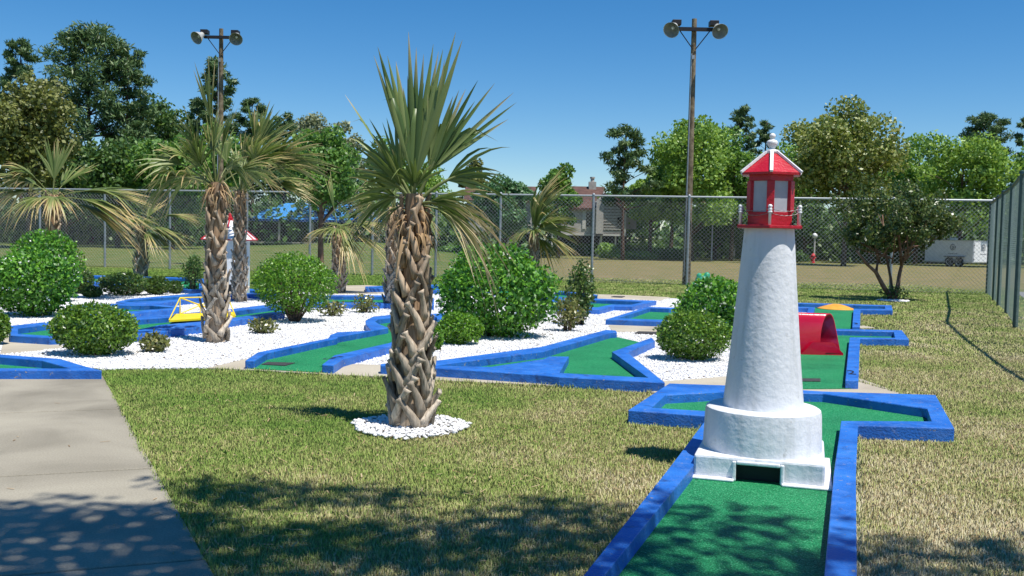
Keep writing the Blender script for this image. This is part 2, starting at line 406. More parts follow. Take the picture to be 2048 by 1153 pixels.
class MB:
    def __init__(s): s.v = []; s.f = []

    def add(s, V, F):
        k = len(s.v); s.v += [tuple(map(float, p)) for p in V]; s.f += [tuple(i + k for i in q) for q in F]; return s

    def box(s, c, size, rz=0, rx=0, ry=0):
        m = Matrix.Translation(Vector(c)) @ Matrix.Rotation(rz, 4, 'Z') @ Matrix.Rotation(ry, 4, 'Y') @ Matrix.Rotation(rx, 4, 'X')
        V = [m @ Vector((x * size[0] / 2, y * size[1] / 2, z * size[2] / 2)) for x in (-1, 1) for y in (-1, 1) for z in (-1, 1)]
        return s.add(V, [(0, 1, 3, 2), (4, 6, 7, 5), (0, 4, 5, 1), (2, 3, 7, 6), (0, 2, 6, 4), (1, 5, 7, 3)])

    def prism(s, poly, z0, z1):
        p = list(poly)
        if sum(p[i - 1][0] * p[i][1] - p[i][0] * p[i - 1][1] for i in range(len(p))) < 0: p = p[::-1]
        n = len(p)
        V = [(x, y, z0) for x, y in p] + [(x, y, z1) for x, y in p]
        return s.add(V, [tuple(range(n, 2 * n)), tuple(range(n - 1, -1, -1))] + [(i, (i + 1) % n, (i + 1) % n + n, i + n) for i in range(n)])

    def lathe(s, prof, n=24, c=(0, 0, 0), rot=0, m=None, caps=True, arc=None):
        V = []; k = len(prof)
        for i in range(n):
            a = rot + 2 * math.pi * i / n
            for r, z in prof:
                p = Vector((r * math.cos(a), r * math.sin(a), z))
                V.append((m @ p) if m else p + Vector(c))
        F = [(i * k + j, ((i + 1) % n) * k + j, ((i + 1) % n) * k + j + 1, i * k + j + 1) for i in range(n) for j in range(k - 1)]
        if caps:
            if prof[0][0] > 1e-6: F.append(tuple(i * k for i in range(n - 1, -1, -1)))
            if prof[-1][0] > 1e-6: F.append(tuple(i * k + k - 1 for i in range(n)))
        return s.add(V, F)

    def tube(s, pts, rad, n=8):
        pts = [Vector(p) for p in pts]
        if not hasattr(rad, '__len__'): rad = [rad] * len(pts)
        V = []; up = Vector((0.13, .31, .94))
        for i, p in enumerate(pts):
            t = (pts[min(i + 1, len(pts) - 1)] - pts[max(i - 1, 0)]).normalized()
            if abs(t.dot(up)) > .97: up = Vector((1, .2, 0)).normalized()
            a = t.cross(up).normalized(); b = t.cross(a)
            for j in range(n):
                q = 2 * math.pi * j / n
                V.append(p + (a * math.cos(q) + b * math.sin(q)) * rad[i])
        F = [(i * n + j, i * n + (j + 1) % n, (i + 1) * n + (j + 1) % n, (i + 1) * n + j) for i in range(len(pts) - 1) for j in range(n)]
        F += [tuple(range(n)), tuple(range((len(pts) - 1) * n + n - 1, (len(pts) - 1) * n - 1, -1))]
        return s.add(V, F)

    def ball(s, c, r, n=14, k=8, sc=(1, 1, 1)):
        prof = [(math.sin(math.pi * i / k), -math.cos(math.pi * i / k)) for i in range(k + 1)]
        m = Matrix.Translation(Vector(c)) @ Matrix.Diagonal((r * sc[0], r * sc[1], r * sc[2], 1))
        return s.lathe(prof, n, m=m, caps=False)

    def build(s, name, mat, parent=None, smooth=False, bevel=0):
        me = bpy.data.meshes.new(name); me.from_pydata(s.v, [], s.f)
        bm = bmesh.new(); bm.from_mesh(me)
        bmesh.ops.remove_doubles(bm, verts=bm.verts, dist=1e-5)
        bmesh.ops.recalc_face_normals(bm, faces=bm.faces); bm.to_mesh(me); bm.free()
        me.materials.append(mat)
        if smooth:
            me.polygons.foreach_set('use_smooth', [True] * len(me.polygons))
        o = link(bpy.data.objects.new(name, me), parent)
        if smooth == 'auto':
            try: me.set_sharp_from_angle(angle=R(38))
            except Exception: pass
        if bevel:
            b = o.modifiers.new('bevel', 'BEVEL'); b.width = bevel; b.segments = 2; b.limit_method = 'ANGLE'; b.angle_limit = R(40)
        return o


def tag(o, label, cat, group=None):
    o['label'] = label; o['category'] = cat
    if group: o['group'] = group
    return o


def thing(name, label, cat, loc, rz=0, group=None):
    o = bpy.data.objects.new(name, None); link(o)
    o.empty_display_size = .2
    o.location = loc; o.rotation_euler = (0, 0, rz)
    return tag(o, label, cat, group)


def setting(o, kind='structure'):
    o['kind'] = kind; return o


def inpoly(X, Y, poly):
    r = np.zeros(len(X), bool); n = len(poly)
    for i in range(n):
        x1, y1 = poly[i - 1]; x2, y2 = poly[i]
        if y1 == y2: continue
        c = ((y1 > Y) != (y2 > Y)) & (X < (x2 - x1) * (Y - y1) / (y2 - y1) + x1)
        r ^= c
    return r


def unit(A):
    return A / (np.linalg.norm(A, axis=1, keepdims=True) + 1e-9)


# ------------------------------------------------------------------ ground
def sstep(a, b, x):
    t = np.clip((x - a) / (b - a), 0, 1); return t * t * (3 - 2 * t)


def terr(X, Y):
    X = np.asarray(X, float); Y = np.asarray(Y, float)
    return sstep(40, 76, Y) * (.25 * sstep(-2, -14, X) + .55 * np.exp(-((X + 11.5) / 6.5) ** 2))


xs = np.concatenate([np.linspace(-400, -45, 12), np.linspace(-40, 40, 54), np.linspace(45, 400, 12)])
ys = np.concatenate([np.linspace(-60, 36, 10), np.linspace(38, 100, 40), np.linspace(110, 900, 14)])
GX, GY = np.meshgrid(xs, ys)
V = np.stack([GX.ravel(), GY.ravel(), terr(GX.ravel(), GY.ravel())], 1)
nx = len(xs)
F = [(j * nx + i, j * nx + i + 1, (j + 1) * nx + i + 1, (j + 1) * nx + i) for j in range(len(ys) - 1) for i in range(nx - 1)]
setting(obj_np('lawn_ground', V, F, MT['ground'], smooth=True))

# white chip bed of the course
BED = [gp(*p) for p in [(-140, 690), (-60, 706), (100, 728), (204, 741), (300, 739), (425, 738), (492, 722), (645, 732), (765, 738), (880, 748), (1330, 772),
                        (1470, 768), (1560, 758), (1560, 700), (1560, 640), (1612, 628), (1625, 617), (1600, 608), (1480, 604), (1345, 598), (1230, 600), (1090, 597), (960, 590),
                        (730, 585), (640, 584), (500, 582), (395, 580), (330, 566), (180, 563), (60, 575), (-140, 585)]]
b = MB(); b.prism(BED, -.03, .010); setting(b.build('gravel_bed', MT['gravel']))

# pavement slabs on the left
side_edge = [gp(205, 755), gp(425, 1153)]
e0, e1 = np.array(side_edge[0]), np.array(side_edge[1])
ed = (e1 - e0) / np.linalg.norm(e1 - e0)
perp = np.array([-0.985, -0.17]); perp /= np.linalg.norm(perp)
b = MB(); cuts = []
for (jx, jy) in ((205, 756), (227, 824), (294, 944.5), (421, 1125), (560, 1420)):
    q = np.array(gp(jx, jy)); cuts.append(float((q - e0) @ ed))
cuts.append(cuts[-1] + 2.0)
pv = np.array(gp(0, 961)) - np.array(gp(293, 944.5)); pv /= np.linalg.norm(pv)
for a, c in zip(cuts[:-1], cuts[1:]):
    p0 = e0 + ed * (a + .012); p1 = e0 + ed * (c - .012)
    b.prism([p0, p1, p1 + pv * 6, p0 + pv * 6], -.05, .022)
SIDEWALK = [tuple(e0), tuple(e0 + ed * cuts[-1]), tuple(e0 + ed * cuts[-1] + pv * 6), tuple(e0 + pv * 6)]
setting(b.build('pavement', MT['concrete'], bevel=.008))
b = MB(); b.prism([e0, e0 + ed * cuts[-1], e0 + ed * cuts[-1] + pv * 6, e0 + pv * 6], -.04, .012); setting(b.build('pavement_joint_bed', MT['joint']))

PATHS = [
    [(415, 739), (492, 721), (645, 730), (760, 733), (880, 742), (1330, 766), (1455, 756), (1612, 755), (1718, 760), (1797, 788), (1797, 800), (1455, 800), (1300, 788), (1314, 784), (879, 764), (768, 757), (640, 751), (520, 744)],
    [(1208, 640), (1420, 650), (1400, 668), (1225, 666)],
    [(10, 676), (120, 684), (125, 698), (66, 705), (0, 712)],
    [(640, 574), (735, 572), (860, 582), (860, 590), (655, 590), (615, 583)],
    [(1180, 590), (1250, 592), (1340, 596.5), (1322, 603), (1180, 599)],
    [(1660, 651), (1722, 653), (1750, 658), (1660, 660)],
]
PP = []
for k, p in enumerate(PATHS):
    q = [gp(*a) for a in p]; PP.append(q)
    b = MB(); b.prism(q, -.05, .020 + .0005 * k); setting(b.build('concrete_path', MT['path'], bevel=.006))

# tennis court beyond the right fence
b = MB(); b.prism([(17.6, 34), (9.6, 16.5), (5.6, 4), (40, 4), (46, 34)], -.03, .012); setting(b.build('tennis_court', MT['court']))
b = MB(); b.prism([(16.3, 29.2), (16.2, 29.0), (40, 27), (40, 27.25)], .0, .016)
b.prism([(13.5, 22.1), (13.4, 21.9), (40, 20), (40, 20.2)], .0, .016); setting(b.build('court_line', MT['line']))

# ------------------------------------------------------------------ golf holes
HOLES = []      # footprints, for keeping grass and chips off them
H = .115


def hole(label, strips, mats=(), number=None, Hh=H, group='mini golf holes with blue kerbs', extra=()):
    allp = []; mids = []
    ws = []
    for outer, inner, closed in strips:
        O = [gp(*p, z=Hh) for p in outer]; I = [gp(*p, z=Hh) for p in inner]
        ws.append((O, I, closed)); allp += O
        mids += [((a[0] + c[0]) / 2, (a[1] + c[1]) / 2) for a, c in zip(O, I)]
    cx = float(np.mean([p[0] for p in allp])); cy = float(np.mean([p[1] for p in allp]))
    t = thing('golf_hole', label, 'golf hole', (cx, cy, 0), 0, group)
    loc = lambda p: (p[0] - cx, p[1] - cy)
    b = MB(); b.prism([loc(p) for p in mids], -.03, .028); b.build('turf', MT['turf'], t)
    for O, I, closed in ws:
        HOLES.append(O + I[::-1] if not closed else O)
        b = MB(); n = len(O)
        V = [(*loc(p), Hh) for p in O] + [(*loc(p), Hh) for p in I] + [(*loc(p), -.03) for p in O] + [(*loc(p), -.03) for p in I]
        F = []
        for i in range(n if closed else n - 1):
            j = (i + 1) % n
            F += [(i, j, n + j, n + i), (2 * n + i, 3 * n + i, 3 * n + j, 2 * n + j), (i, 2 * n + i, 2 * n + j, j), (n + i, n + j, 3 * n + j, 3 * n + i)]
        if not closed:
            F += [(0, n, 3 * n, 2 * n), (n - 1, 3 * n - 1, 4 * n - 1, 2 * n - 1)]
        b.add(V, F); b.build('kerb', MT['blue'], t, bevel=.010)
    HOLES.append(mids)
    for m in mats:
        b = MB(); b.prism([loc(gp(*p, z=.035)) for p in m], .0, .037); b.build('tee_mat', MT['rubber'], t)
    if number:
        txt, x, y, size, rz = number
        cu = bpy.data.curves.new('number', 'FONT'); cu.body = txt; cu.size = size; cu.extrude = .001; cu.offset = .001
        cu.align_x = 'CENTER'; cu.align_y = 'CENTER'
        to = bpy.data.objects.new('tmp', cu); COL.objects.link(to)
        dg = bpy.context.evaluated_depsgraph_get()
        me = bpy.data.meshes.new_from_object(to.evaluated_get(dg)); bpy.data.objects.remove(to)
        me.materials.clear(); me.materials.append(MT['ink'])
        no = bpy.data.objects.new('number', me); link(no, t)
        q = loc(gp(x, y, z=Hh)); no.location = (q[0], q[1], Hh + .003); no.rotation_euler = (0, 0, rz); no.scale = (1.0, 2.6, 1)
    return t


# the hole in front, with the lighthouse on it
hole('nearest T shaped mini golf hole with wide blue kerb, under the tall white lighthouse', [(
    [(1007, 1350), (1165, 1153), (1340, 934), (1417, 833), (1256, 821), (1339, 767), (1455, 771), (1646, 783), (1871, 790), (1909, 857), (1716, 851), (1712, 950), (1714, 1153), (1716, 1350)],
    [(1046, 1350), (1207, 1153), (1385, 934), (1440, 824), (1303, 816), (1332, 790), (1455, 783), (1646, 787), (1854, 817), (1863, 843), (1682, 842), (1667, 950), (1648, 1153), (1630, 1350)], False)])
hole('mini golf hole marked 2, with blue kerbs and the red tunnel standing on its lane', [(
    [(1527, 762), (1535, 680), (1492, 676), (1500, 655), (1677, 658), (1804, 661), (1818, 679), (1720, 677.5), (1717, 761)],
    [(1552, 762), (1559, 677), (1512, 673), (1518, 660), (1677, 661), (1787, 663.5), (1790, 676), (1699, 675), (1690.5, 761)], False)],
    mats=[[(1560, 757), (1641, 757.5), (1641, 763), (1560, 762)]], number=('2', 1703, 746, .19, -.28))
hole('mini golf hole marked 3, with the orange mound in its middle, below the crape myrtle', [(
    [(1608, 640), (1617, 616), (1560, 615), (1566, 605), (1602, 606), (1783, 611), (1785.5, 620.5), (1721, 619.8), (1720, 654)],
    [(1622, 640), (1630, 615), (1575, 613), (1578, 606.5), (1602, 607.5), (1769, 612.3), (1770, 618), (1707, 618), (1704.5, 654)], False)],
    number=('3', 1712, 648, .18, -.28))
hole('mini golf hole with blue wedge bank on its long front kerb, right of front palm', [(
    [(1232, 661.5), (1212, 660), (1082, 694), (870, 722), (761, 728), (761, 731.5), (870, 736.5), (1000, 745), (1040, 748), (1060, 749), (1075, 750), (1118, 754), (1330, 765.5), (1255, 705), (1310, 682)],
    [(1234, 665), (1222, 665.5), (1088, 703), (879, 729.5), (872, 730.5), (873, 731), (879, 731.8), (982, 734), (1088, 718), (1099, 713), (1138, 713.5), (1119, 746), (1296, 755.5), (1224, 704), (1303, 675.5)], False)],
    mats=[[(1270, 666), (1277, 663), (1330, 664.5), (1330, 668)]])
hole('mini golf hole with curved blue kerb and black tee mat, left of front palm', [(
    [(490, 721.5), (515, 705), (656, 677), (661, 670), (676, 664.5), (742, 661.5), (731, 648), (731, 641), (746, 633.5), (780, 630), (890, 627), (900, 640), (779, 693), (687, 718), (667, 731)],
    [(509, 722), (535, 706), (660, 679.5), (674, 677), (676, 674), (777, 656), (757, 648), (750, 643), (757, 638.5), (784, 635.5), (872, 633), (876, 642), (779, 686), (668, 711), (644, 729.5)], False)],
    mats=[[(523, 729), (535, 724.6), (590, 726), (570, 731.5)]], number=('5', 664, 717, .18, -.5))
hole('mini golf hole with a pointed blue kerb end, touching the far end of the pavement', [(
    [(-140, 700), (0, 709), (122, 718), (172, 733), (204, 741), (60, 740.8), (-140, 740.5)],
    [(-140, 705), (0, 714), (84, 721), (138, 736), (142, 737.3), (60, 737), (-140, 736.5)], False)])
hole('long mini golf lane with the yellow truss bridge on it, behind the clipped bush', [(
    [(570, 606), (523, 611), (458, 619), (343, 629), (269, 634), (104, 643), (20, 652), (20, 671), (99, 676), (273, 670), (344, 661), (402, 654), (458, 643), (541, 630), (570, 626)],
    [(570, 610), (523, 616), (458, 624), (343, 634.5), (269, 640), (104, 648), (36, 657), (36, 668), (99, 672), (269, 661), (320, 650), (402, 643.5), (458, 637), (541, 625), (570, 621)], False)])
hole('narrow wedge shaped mini golf lane just behind the yellow bridge lane', [(
    [(140, 611), (237, 607.5), (300, 608.5), (362, 614), (362, 618), (300, 623), (251, 628), (140, 634)],
    [(140, 613), (237, 610.5), (300, 611.5), (345, 615), (345, 616.5), (300, 619.5), (251, 624), (140, 629)], False)])
hole('mini golf lane passing behind the paired palms, its left end pointed', [(
    [(560, 581), (500, 578), (404, 586), (330, 592), (260, 598), (232, 604), (255, 608), (324, 606), (400, 597.5), (500, 589), (560, 592)],
    [(560, 583.5), (500, 581), (404, 589), (330, 595), (262, 600.5), (246, 603.5), (258, 604.5), (324, 602), (400, 594.5), (500, 586), (560, 589)], False)])
hole('mini golf lane behind the round multi stemmed bush and small bronze shrubs', [(
    [(610, 590), (665, 590.5), (770, 591), (868, 597), (868, 611), (770, 608), (665, 608), (610, 607)],
    [(618, 592), (665, 592.5), (770, 593), (856, 599), (856, 608), (770, 605), (665, 605), (618, 604)], True)])
hole('farthest left mini golf lane, its blue kerb showing behind the low clipped bushes', [(
    [(120, 549), (185, 551), (365, 555.5), (410, 558), (410, 583), (330, 576), (195, 567), (110, 563)],
    [(128, 550.5), (185, 552.5), (360, 557), (398, 559.5), (398, 579), (330, 572.5), (195, 563.5), (120, 560)], True)])
hole('farthest mini golf hole along the back lawn, open at its right end', [(
    [(1195, 590), (1110, 581), (990, 574), (880, 569.5), (770, 572), (730, 573.5), (730, 577.8), (770, 577.5), (880, 581), (990, 588), (1110, 596), (1180, 598)],
    [(1195, 592), (1110, 583), (990, 576), (880, 571.5), (770, 573.8), (738, 574.8), (738, 576.2), (770, 575.8), (880, 578.5), (990, 585.5), (1110, 593.5), (1180, 596)], False)],
    mats=[[(1222, 594), (1228, 592.5), (1250, 593), (1244, 595)]])
hole('mini golf hole with a stepped blue front kerb, right of the upright shrub', [(
    [(1100, 597), (1185, 597.2), (1313, 602), (1265, 613.5), (1228, 612.3), (1199, 619.5), (1105, 618)],
    [(1112, 599.5), (1187, 600), (1290, 603.6), (1262, 609.8), (1224, 608.8), (1195, 615), (1112, 614)], True)])
hole('mini golf hole behind the round clipped bush, a concrete pad along its front', [(
    [(1211, 639.5), (1295, 614), (1341, 615.5), (1420, 612), (1500, 618), (1490, 648), (1316, 643)],
    [(1235, 637), (1300, 616), (1338, 617.5), (1418, 615), (1480, 620), (1474, 643), (1318, 639.5)], True)])


# ------------------------------------------------------------------ lighthouse on the front hole
def hexa(r, rot=0, n=6):
    return [(r * math.cos(rot + 2 * math.pi * i / n), r * math.sin(rot + 2 * math.pi * i / n)) for i in range(n)]


LX, LY = 1.742, 6.65
t = thing('lighthouse', 'tall white stucco lighthouse obstacle with red lantern room on the front green', 'lighthouse', (LX, LY, .028), R(-17), None)
b = MB()                                     # hollow pedestal: walls round the ball tunnel
p, hh = .414, .155
gx = [-p, -.150, .150, p]; gz = [0, .119, hh]
vid = lambda e, a, c: e * 12 + c * 4 + a
b.add([(x, e * p, z) for e in (-1, 1) for z in gz for x in gx],
      [tuple(vid(e, *q) for q in ((a, c), (a + 1, c), (a + 1, c + 1), (a, c + 1))) for e in (0, 1) for c in (0, 1) for a in (0, 1, 2) if (a, c) != (1, 0)]
      + [(vid(0, a, 2), vid(0, a + 1, 2), vid(1, a + 1, 2), vid(1, a, 2)) for a in (0, 1, 2)] + [(vid(0, a, 0), vid(0, a + 1, 0), vid(1, a + 1, 0), vid(1, a, 0)) for a in (0, 2)]
      + [(vid(0, 1, 1), vid(0, 2, 1), vid(1, 2, 1), vid(1, 1, 1))] + [(vid(0, a, c), vid(0, a, c + 1), vid(1, a, c + 1), vid(1, a, c)) for a, c in ((0, 0), (0, 1), (3, 0), (3, 1), (1, 0), (2, 0))])
b.build('pedestal', MT['white'], t, bevel=.016)
b = MB(); b.box((-.306, 0, .009), (.312, .93, .018)); b.box((.306, 0, .009), (.312, .93, .018)); b.build('flange', MT['wpaint'], t, bevel=.008)
b = MB()
for s in (-1, 1): b.box((s * .152, -p - .004, .066), (.026, .03, .132))
b.box((0, -p - .004, .124), (.278, .03, .024)); b.build('hole_frame', MT['white'], t, bevel=.008)
b = MB(); b.box((0, .01, .056), (.296, .74, .104)); b.build('tunnel_shade_block', MT['black'], t)  # solid black block stands in for the shade inside the tunnel
b = MB(); b.lathe([(.400, .150), (.396, .2), (.388, .40), (.382, .428), (.364, .440), (0, .441)], 56); b.build('drum', MT['white'], t, smooth='auto')
b = MB(); b.lathe([(.272, .436), (.268, .47), (.235, .80), (.197, 1.25), (.165, 1.655), (0, 1.66)], 56); b.build('tower', MT['white'], t, smooth='auto')
rot0 = R(-87.4)
b = MB(); b.prism(hexa(.243, rot0), 1.655, 1.676); b.build('gallery_deck', MT['red'], t, bevel=.003)
b = MB(); Z0, Z1 = 1.676, 2.03
RR = .166
hx = hexa(RR, rot0)
b.prism(hexa(RR, rot0), Z0, 1.765); b.prism(hexa(RR, rot0), 1.972, Z1)
for i in range(6):
    x, y = hx[i]; a = rot0 + i * math.pi / 3
    b.box((x * .865, y * .865, (1.765 + 1.972) / 2), (.044, .050, .207), a)
lan = b.build('lantern_room', MT['red'], t, bevel=.002)
for i in range(6):
    a = rot0 + (i + .5) * math.pi / 3; rr = RR * .866 - .012
    b = MB(); b.box((rr * math.cos(a), rr * math.sin(a), 1.8685), (.006, .115, .21), a); b.build('window', MT['pane'], lan)
b = MB(); b.lathe([(.218, 2.012), (.220, 2.028), (.036, 2.168), (0, 2.17)], 6, rot=rot0); rf = b.build('roof', MT['red'], t)
for i in range(6):
    a = rot0 + i * math.pi / 3
    p0 = Vector((.226 * math.cos(a), .226 * math.sin(a), 2.026)); p1 = Vector((.036 * math.cos(a), .036 * math.sin(a), 2.174))
    d = p1 - p0; q = d.to_track_quat('X', 'Z')
    m = Matrix.Translation((p0 + p1) / 2 + Vector((0, 0, .004))) @ q.to_matrix().to_4x4()
    b = MB(); V = [m @ Vector((x * d.length / 2, y * .011, z * .007)) for x in (-1, 1) for y in (-1, 1) for z in (-1, 1)]
    b.add(V, [(0, 1, 3, 2), (4, 6, 7, 5), (0, 4, 5, 1), (2, 3, 7, 6), (0, 2, 6, 4), (1, 5, 7, 3)]); b.build('ridge', MT['wpaint'], rf)
b = MB(); b.lathe([(.042, 2.160), (.042, 2.186), (.022, 2.19), (.018, 2.198), (.034, 2.222), (.039, 2.238), (.030, 2.250), (.012, 2.258), (.016, 2.266), (.021, 2.276), (.020, 2.288), (.010, 2.298), (0, 2.30)], 18)
b.build('finial', MT['wpaint'], t, smooth=True)
rp = .222
posts = hexa(rp, rot0)
for x, y in posts:
    b = MB(); b.lathe([(.0095, 1.676), (.0095, 1.756), (.015, 1.759), (.015, 1.767), (.009, 1.770), (.014, 1.776), (.014, 1.783), (.008, 1.787), (.0145, 1.796), (.0145, 1.804), (.007, 1.812), (0, 1.813)], 12, (x, y, 0))
    b.build('railing_post', MT['wpaint'], t, smooth=True)
for i in range(6):
    a0 = Vector((*posts[i], 0)); a1 = Vector((*posts[(i + 1) % 6], 0))
    for z in (1.787, 1.758):
        b = MB(); pts = []
        for k in range(13):
            s = k / 12; q = a0.lerp(a1, s); q.z = z - .020 * (1 - (2 * s - 1) ** 2) + .0018 * (k % 2)
            pts.append(q)
        b.tube(pts, [.0013 + .0010 * (k % 2) for k in range(13)], 5); b.build('chain', MT['chain'], t)


# ------------------------------------------------------------------ other obstacles
def gpt(px, py, z=0): x, y = gp(px, py, z); return Vector((x, y, z))


# red tunnel: bell profile running across the lane
fx, fy = gp(1637, 709, .03); bx, by = gp(1693, 712, .03)
t = thing('tunnel', 'glossy red fibreglass arch tunnel across the lane of hole 2', 'tunnel', (fx, fy, .028))
prof = []
for k in range(29):
    q = math.pi * (k - 2) / 26
    if k < 2:
        prof.append((-.93 + .0 * k if k == 0 else -.985, .0 if k == 0 else .04)); continue
    u = -1.0 + .86 * (1 - math.cos(q)); z = (.09 if q < 1.57 else .09 * math.sin(q)) + .485 * max(0, math.sin(q)) ** .85
    if q > 2.3: u += .42 * ((q - 2.3) / .84) ** 2.2
    prof.append((u - .06 * math.sin(q) * (q < 1.57), z))
wx, wy = bx - fx, by - fy
def tun(th, L, x0):
    V = []; n = len(prof)
    for e in (x0, x0 - L):
        for sgn in (0, th):
            for s, z in prof:
                u = (s * (1 - sgn * .10) + 1) / 2
                V.append((u * wx + e, u * (wy + .34) - .03 + e * -.06, z * (1 - sgn * .05) if z > .02 else .0))
    F = []
    for k in range(n - 1):
        F += [(k, k + 1, 2 * n + k + 1, 2 * n + k), (n + k + 1, n + k, 3 * n + k, 3 * n + k + 1), (k, n + k, n + k + 1, k + 1), (2 * n + k + 1, 3 * n + k + 1, 3 * n + k, 2 * n + k)]
    F += [(0, 2 * n, 3 * n, n), (n - 1, 2 * n - 1, 4 * n - 1, 3 * n - 1)]
    return V, F
b = MB(); b.add(*tun(.6, .78, 0)); b.build('arch', MT['redf'], t, smooth='auto')
b = MB(); pr = [(u, .175 * math.exp(-((u - .5) * 2) ** 2 * 2.4)) for u in np.linspace(.0, .94, 19)]
n_ = len(pr); V = [(u * wx - .01 - e, u * (wy + .1) - .06, z + .004) for e in (0, .25) for u, z in pr]
V += [(u * wx - .01 - e, u * (wy + .1) - .06, 0) for e in (0, .25) for u, z in pr]
F = [(k, k + 1, n_ + k + 1, n_ + k) for k in range(n_ - 1)] + [(k + 1, k, 2 * n_ + k, 2 * n_ + k + 1) for k in range(n_ - 1)] + [(n_ + k, n_ + k + 1, 3 * n_ + k + 1, 3 * n_ + k) for k in range(n_ - 1)]
b.add(V, F); b.build('entrance_ramp', MT['redf'], t, smooth='auto')

# orange mound on hole 3
c = gp(1672, 618, .03)
b = MB(); b.lathe([(.46, 0), (.40, .02), (.30, .055), (.18, .095), (.09, .115), (0, .12)], 20)
o = b.build('mound', MT['orange'], None, smooth=True); o.location = (c[0], c[1], .027)
tag(o, 'low orange painted mound in the middle of hole 3', 'mound')

# yellow truss bridge
P = [gpt(338, 641, .122), gpt(471, 633, .122), gpt(466, 624, .16), gpt(349, 628, .16)]
o0 = P[0].copy(); o0.z = .028
t = thing('truss_bridge', 'small yellow truss bridge obstacle partly behind a palm trunk', 'bridge', o0)
b = MB(); V = [p - o0 for p in P] + [p - o0 + Vector((0, 0, -.03)) for p in P]
b.add(V, [(0, 1, 2, 3), (7, 6, 5, 4), (0, 4, 5, 1), (1, 5, 6, 2), (2, 6, 7, 3), (3, 7, 4, 0)]); b.build('deck', MT['yellow'], t)
Yb = (P[2].y + P[3].y) / 2
FL = gpt(360, 628, .16) - o0; FR = gpt(455, 625, .16) - o0
TL = FL + Vector((0, 0, .27)); TR = FR + Vector((0, 0, .27))
b = MB()
for a_, c_ in ((FL, TL), (FR, TR), (TL, TR)): b.tube([a_, c_], .011, 6)
Mt = TL.lerp(TR, .42); Mb = FL.lerp(FR, .42); q1 = TL.lerp(TR, .84); q2 = FL.lerp(FR, .84)
b.tube([TL, q2], .012, 6); b.tube([FL, q1], .012, 6); b.tube([Mt, Mb], .008, 6); b.tube([q1, q2], .008, 6)
b.build('truss', MT['yellow'], t)
b = MB(); b.box(TL.lerp(q2, .5), (.07, .03, .07), 0, 0, R(45)); b.build('truss_plate', MT['yellow'], t)
for a_, c_ in ((P[0] - o0, TL), (P[1] - o0, TR)):
    b = MB(); b.tube([a_, c_], .010, 6); b.build('strut', MT['yellow'], t)

# white hut with red trimmed roof
c = gp(459, 594); sc_ = FPX / c[1]
t = thing('golf_hut', 'small white hut obstacle with red edged pointed roof behind the paired palms', 'hut', (c[0], c[1], .02), 0)
r_ = .50; rot = R(-90 + 8)
b = MB(); b.prism(hexa(r_, rot), 0, 1.33); b.build('wall', MT['white'], t)
b = MB(); b.lathe([(.68, 1.315), (.69, 1.33), (.07, 1.80), (0, 1.81)], 6, rot=rot); rf = b.build('roof', MT['wpaint'], t)
hp = [Vector((x, y, 1.335)) for x, y in hexa(.69, rot)]
for i in range(6):
    top = Vector((hp[i].x * .1, hp[i].y * .1, 1.80))
    b = MB(); b.tube([hp[i], top], .020, 6); b.build('ridge', MT['red'], rf)
b = MB()
for i in range(6): b.tube([hp[i], hp[(i + 1) % 6]], .016, 6)
b.build('eave_trim', MT['red'], rf)
b = MB(); b.lathe([(.085, 1.79), (.085, 1.85), (.05, 1.86), (.035, 1.93), (0, 1.97)], 12); b.build('finial', MT['red'], t)
b = MB(); b.lathe([(.17, 0), (.17, .30), (0, .31)], 4, (0, -.42, 0)); b.build('ball_opening_shade', MT['black'], t)  # black solid painted in for the dark of the ball hole

# teal animal figure behind the loose glossy bush
c = gp(1403, 607)
b = MB(); b.ball((0, 0, .24), .26, sc=(1, .9, .95)); b.ball((0, -.06, .56), .19, sc=(1.02, .95, .85)); b.ball((-.10, -.12, .68), .075); b.ball((.09, -.12, .695), .085)
b.ball((.03, -.2, .52), .12, sc=(1.2, 1, .55)); b.ball((-.20, -.1, .42), .09, sc=(.8, .8, 1.5)); b.ball((.20, -.1, .42), .09, sc=(.8, .8, 1.5)); b.ball((-.22, -.16, .08), .12); b.ball((.22, -.16, .08), .12)
o = b.build('frog_statue', MT['teal'], None, smooth=True); o.location = (c[0], c[1], .01)
m = o.modifiers.new('remesh', 'REMESH'); m.mode = 'VOXEL'; m.voxel_size = .022; m.use_smooth_shade = True
tag(o, 'teal green animal statue peeking over the loose glossy bush, right of the light pole', 'statue')


# ------------------------------------------------------------------ fences
def wires(P0, P1, h, cell, r, z0=.03):
    P0 = np.array([*P0, 0.]); P1 = np.array([*P1, 0.]); L = np.linalg.norm(P1 - P0); d = (P1 - P0) / L; nrm = np.array([-d[1], d[0], 0])
    hh = h - z0; segs = []
    for sgn in (1, -1):
        k = -int(hh / cell) - 1 if sgn == 1 else 0
        kmax = int(L / cell) + 1 if sgn == 1 else int((L + hh) / cell) + 1
        for i in range(k, kmax):
            u0 = i * cell
            # line u = u0 + sgn * v, v in 0..hh
            va, vb = 0, hh
            if sgn == 1: va = max(va, -u0); vb = min(vb, L - u0)
            else: va = max(va, u0 - L); vb = min(vb, u0)
            if vb - va < .02: continue
            segs.append((P0 + d * (u0 + sgn * va) + np.array([0, 0, z0 + va]), P0 + d * (u0 + sgn * vb) + np.array([0, 0, z0 + vb]), sgn))
    V = []; F = []
    for a, c, sgn in segs:
        t_ = (c - a) / np.linalg.norm(c - a); s1 = np.cross(t_, nrm); k = len(V)
        for q in (a, c):
            V += [q + s1 * r, q - s1 * r * .5 + nrm * r * .87, q - s1 * r * .5 - nrm * r * .87]
        F += [(k, k + 1, k + 4, k + 3), (k + 1, k + 2, k + 5, k + 4), (k + 2, k, k + 3, k + 5)]
    return V, F


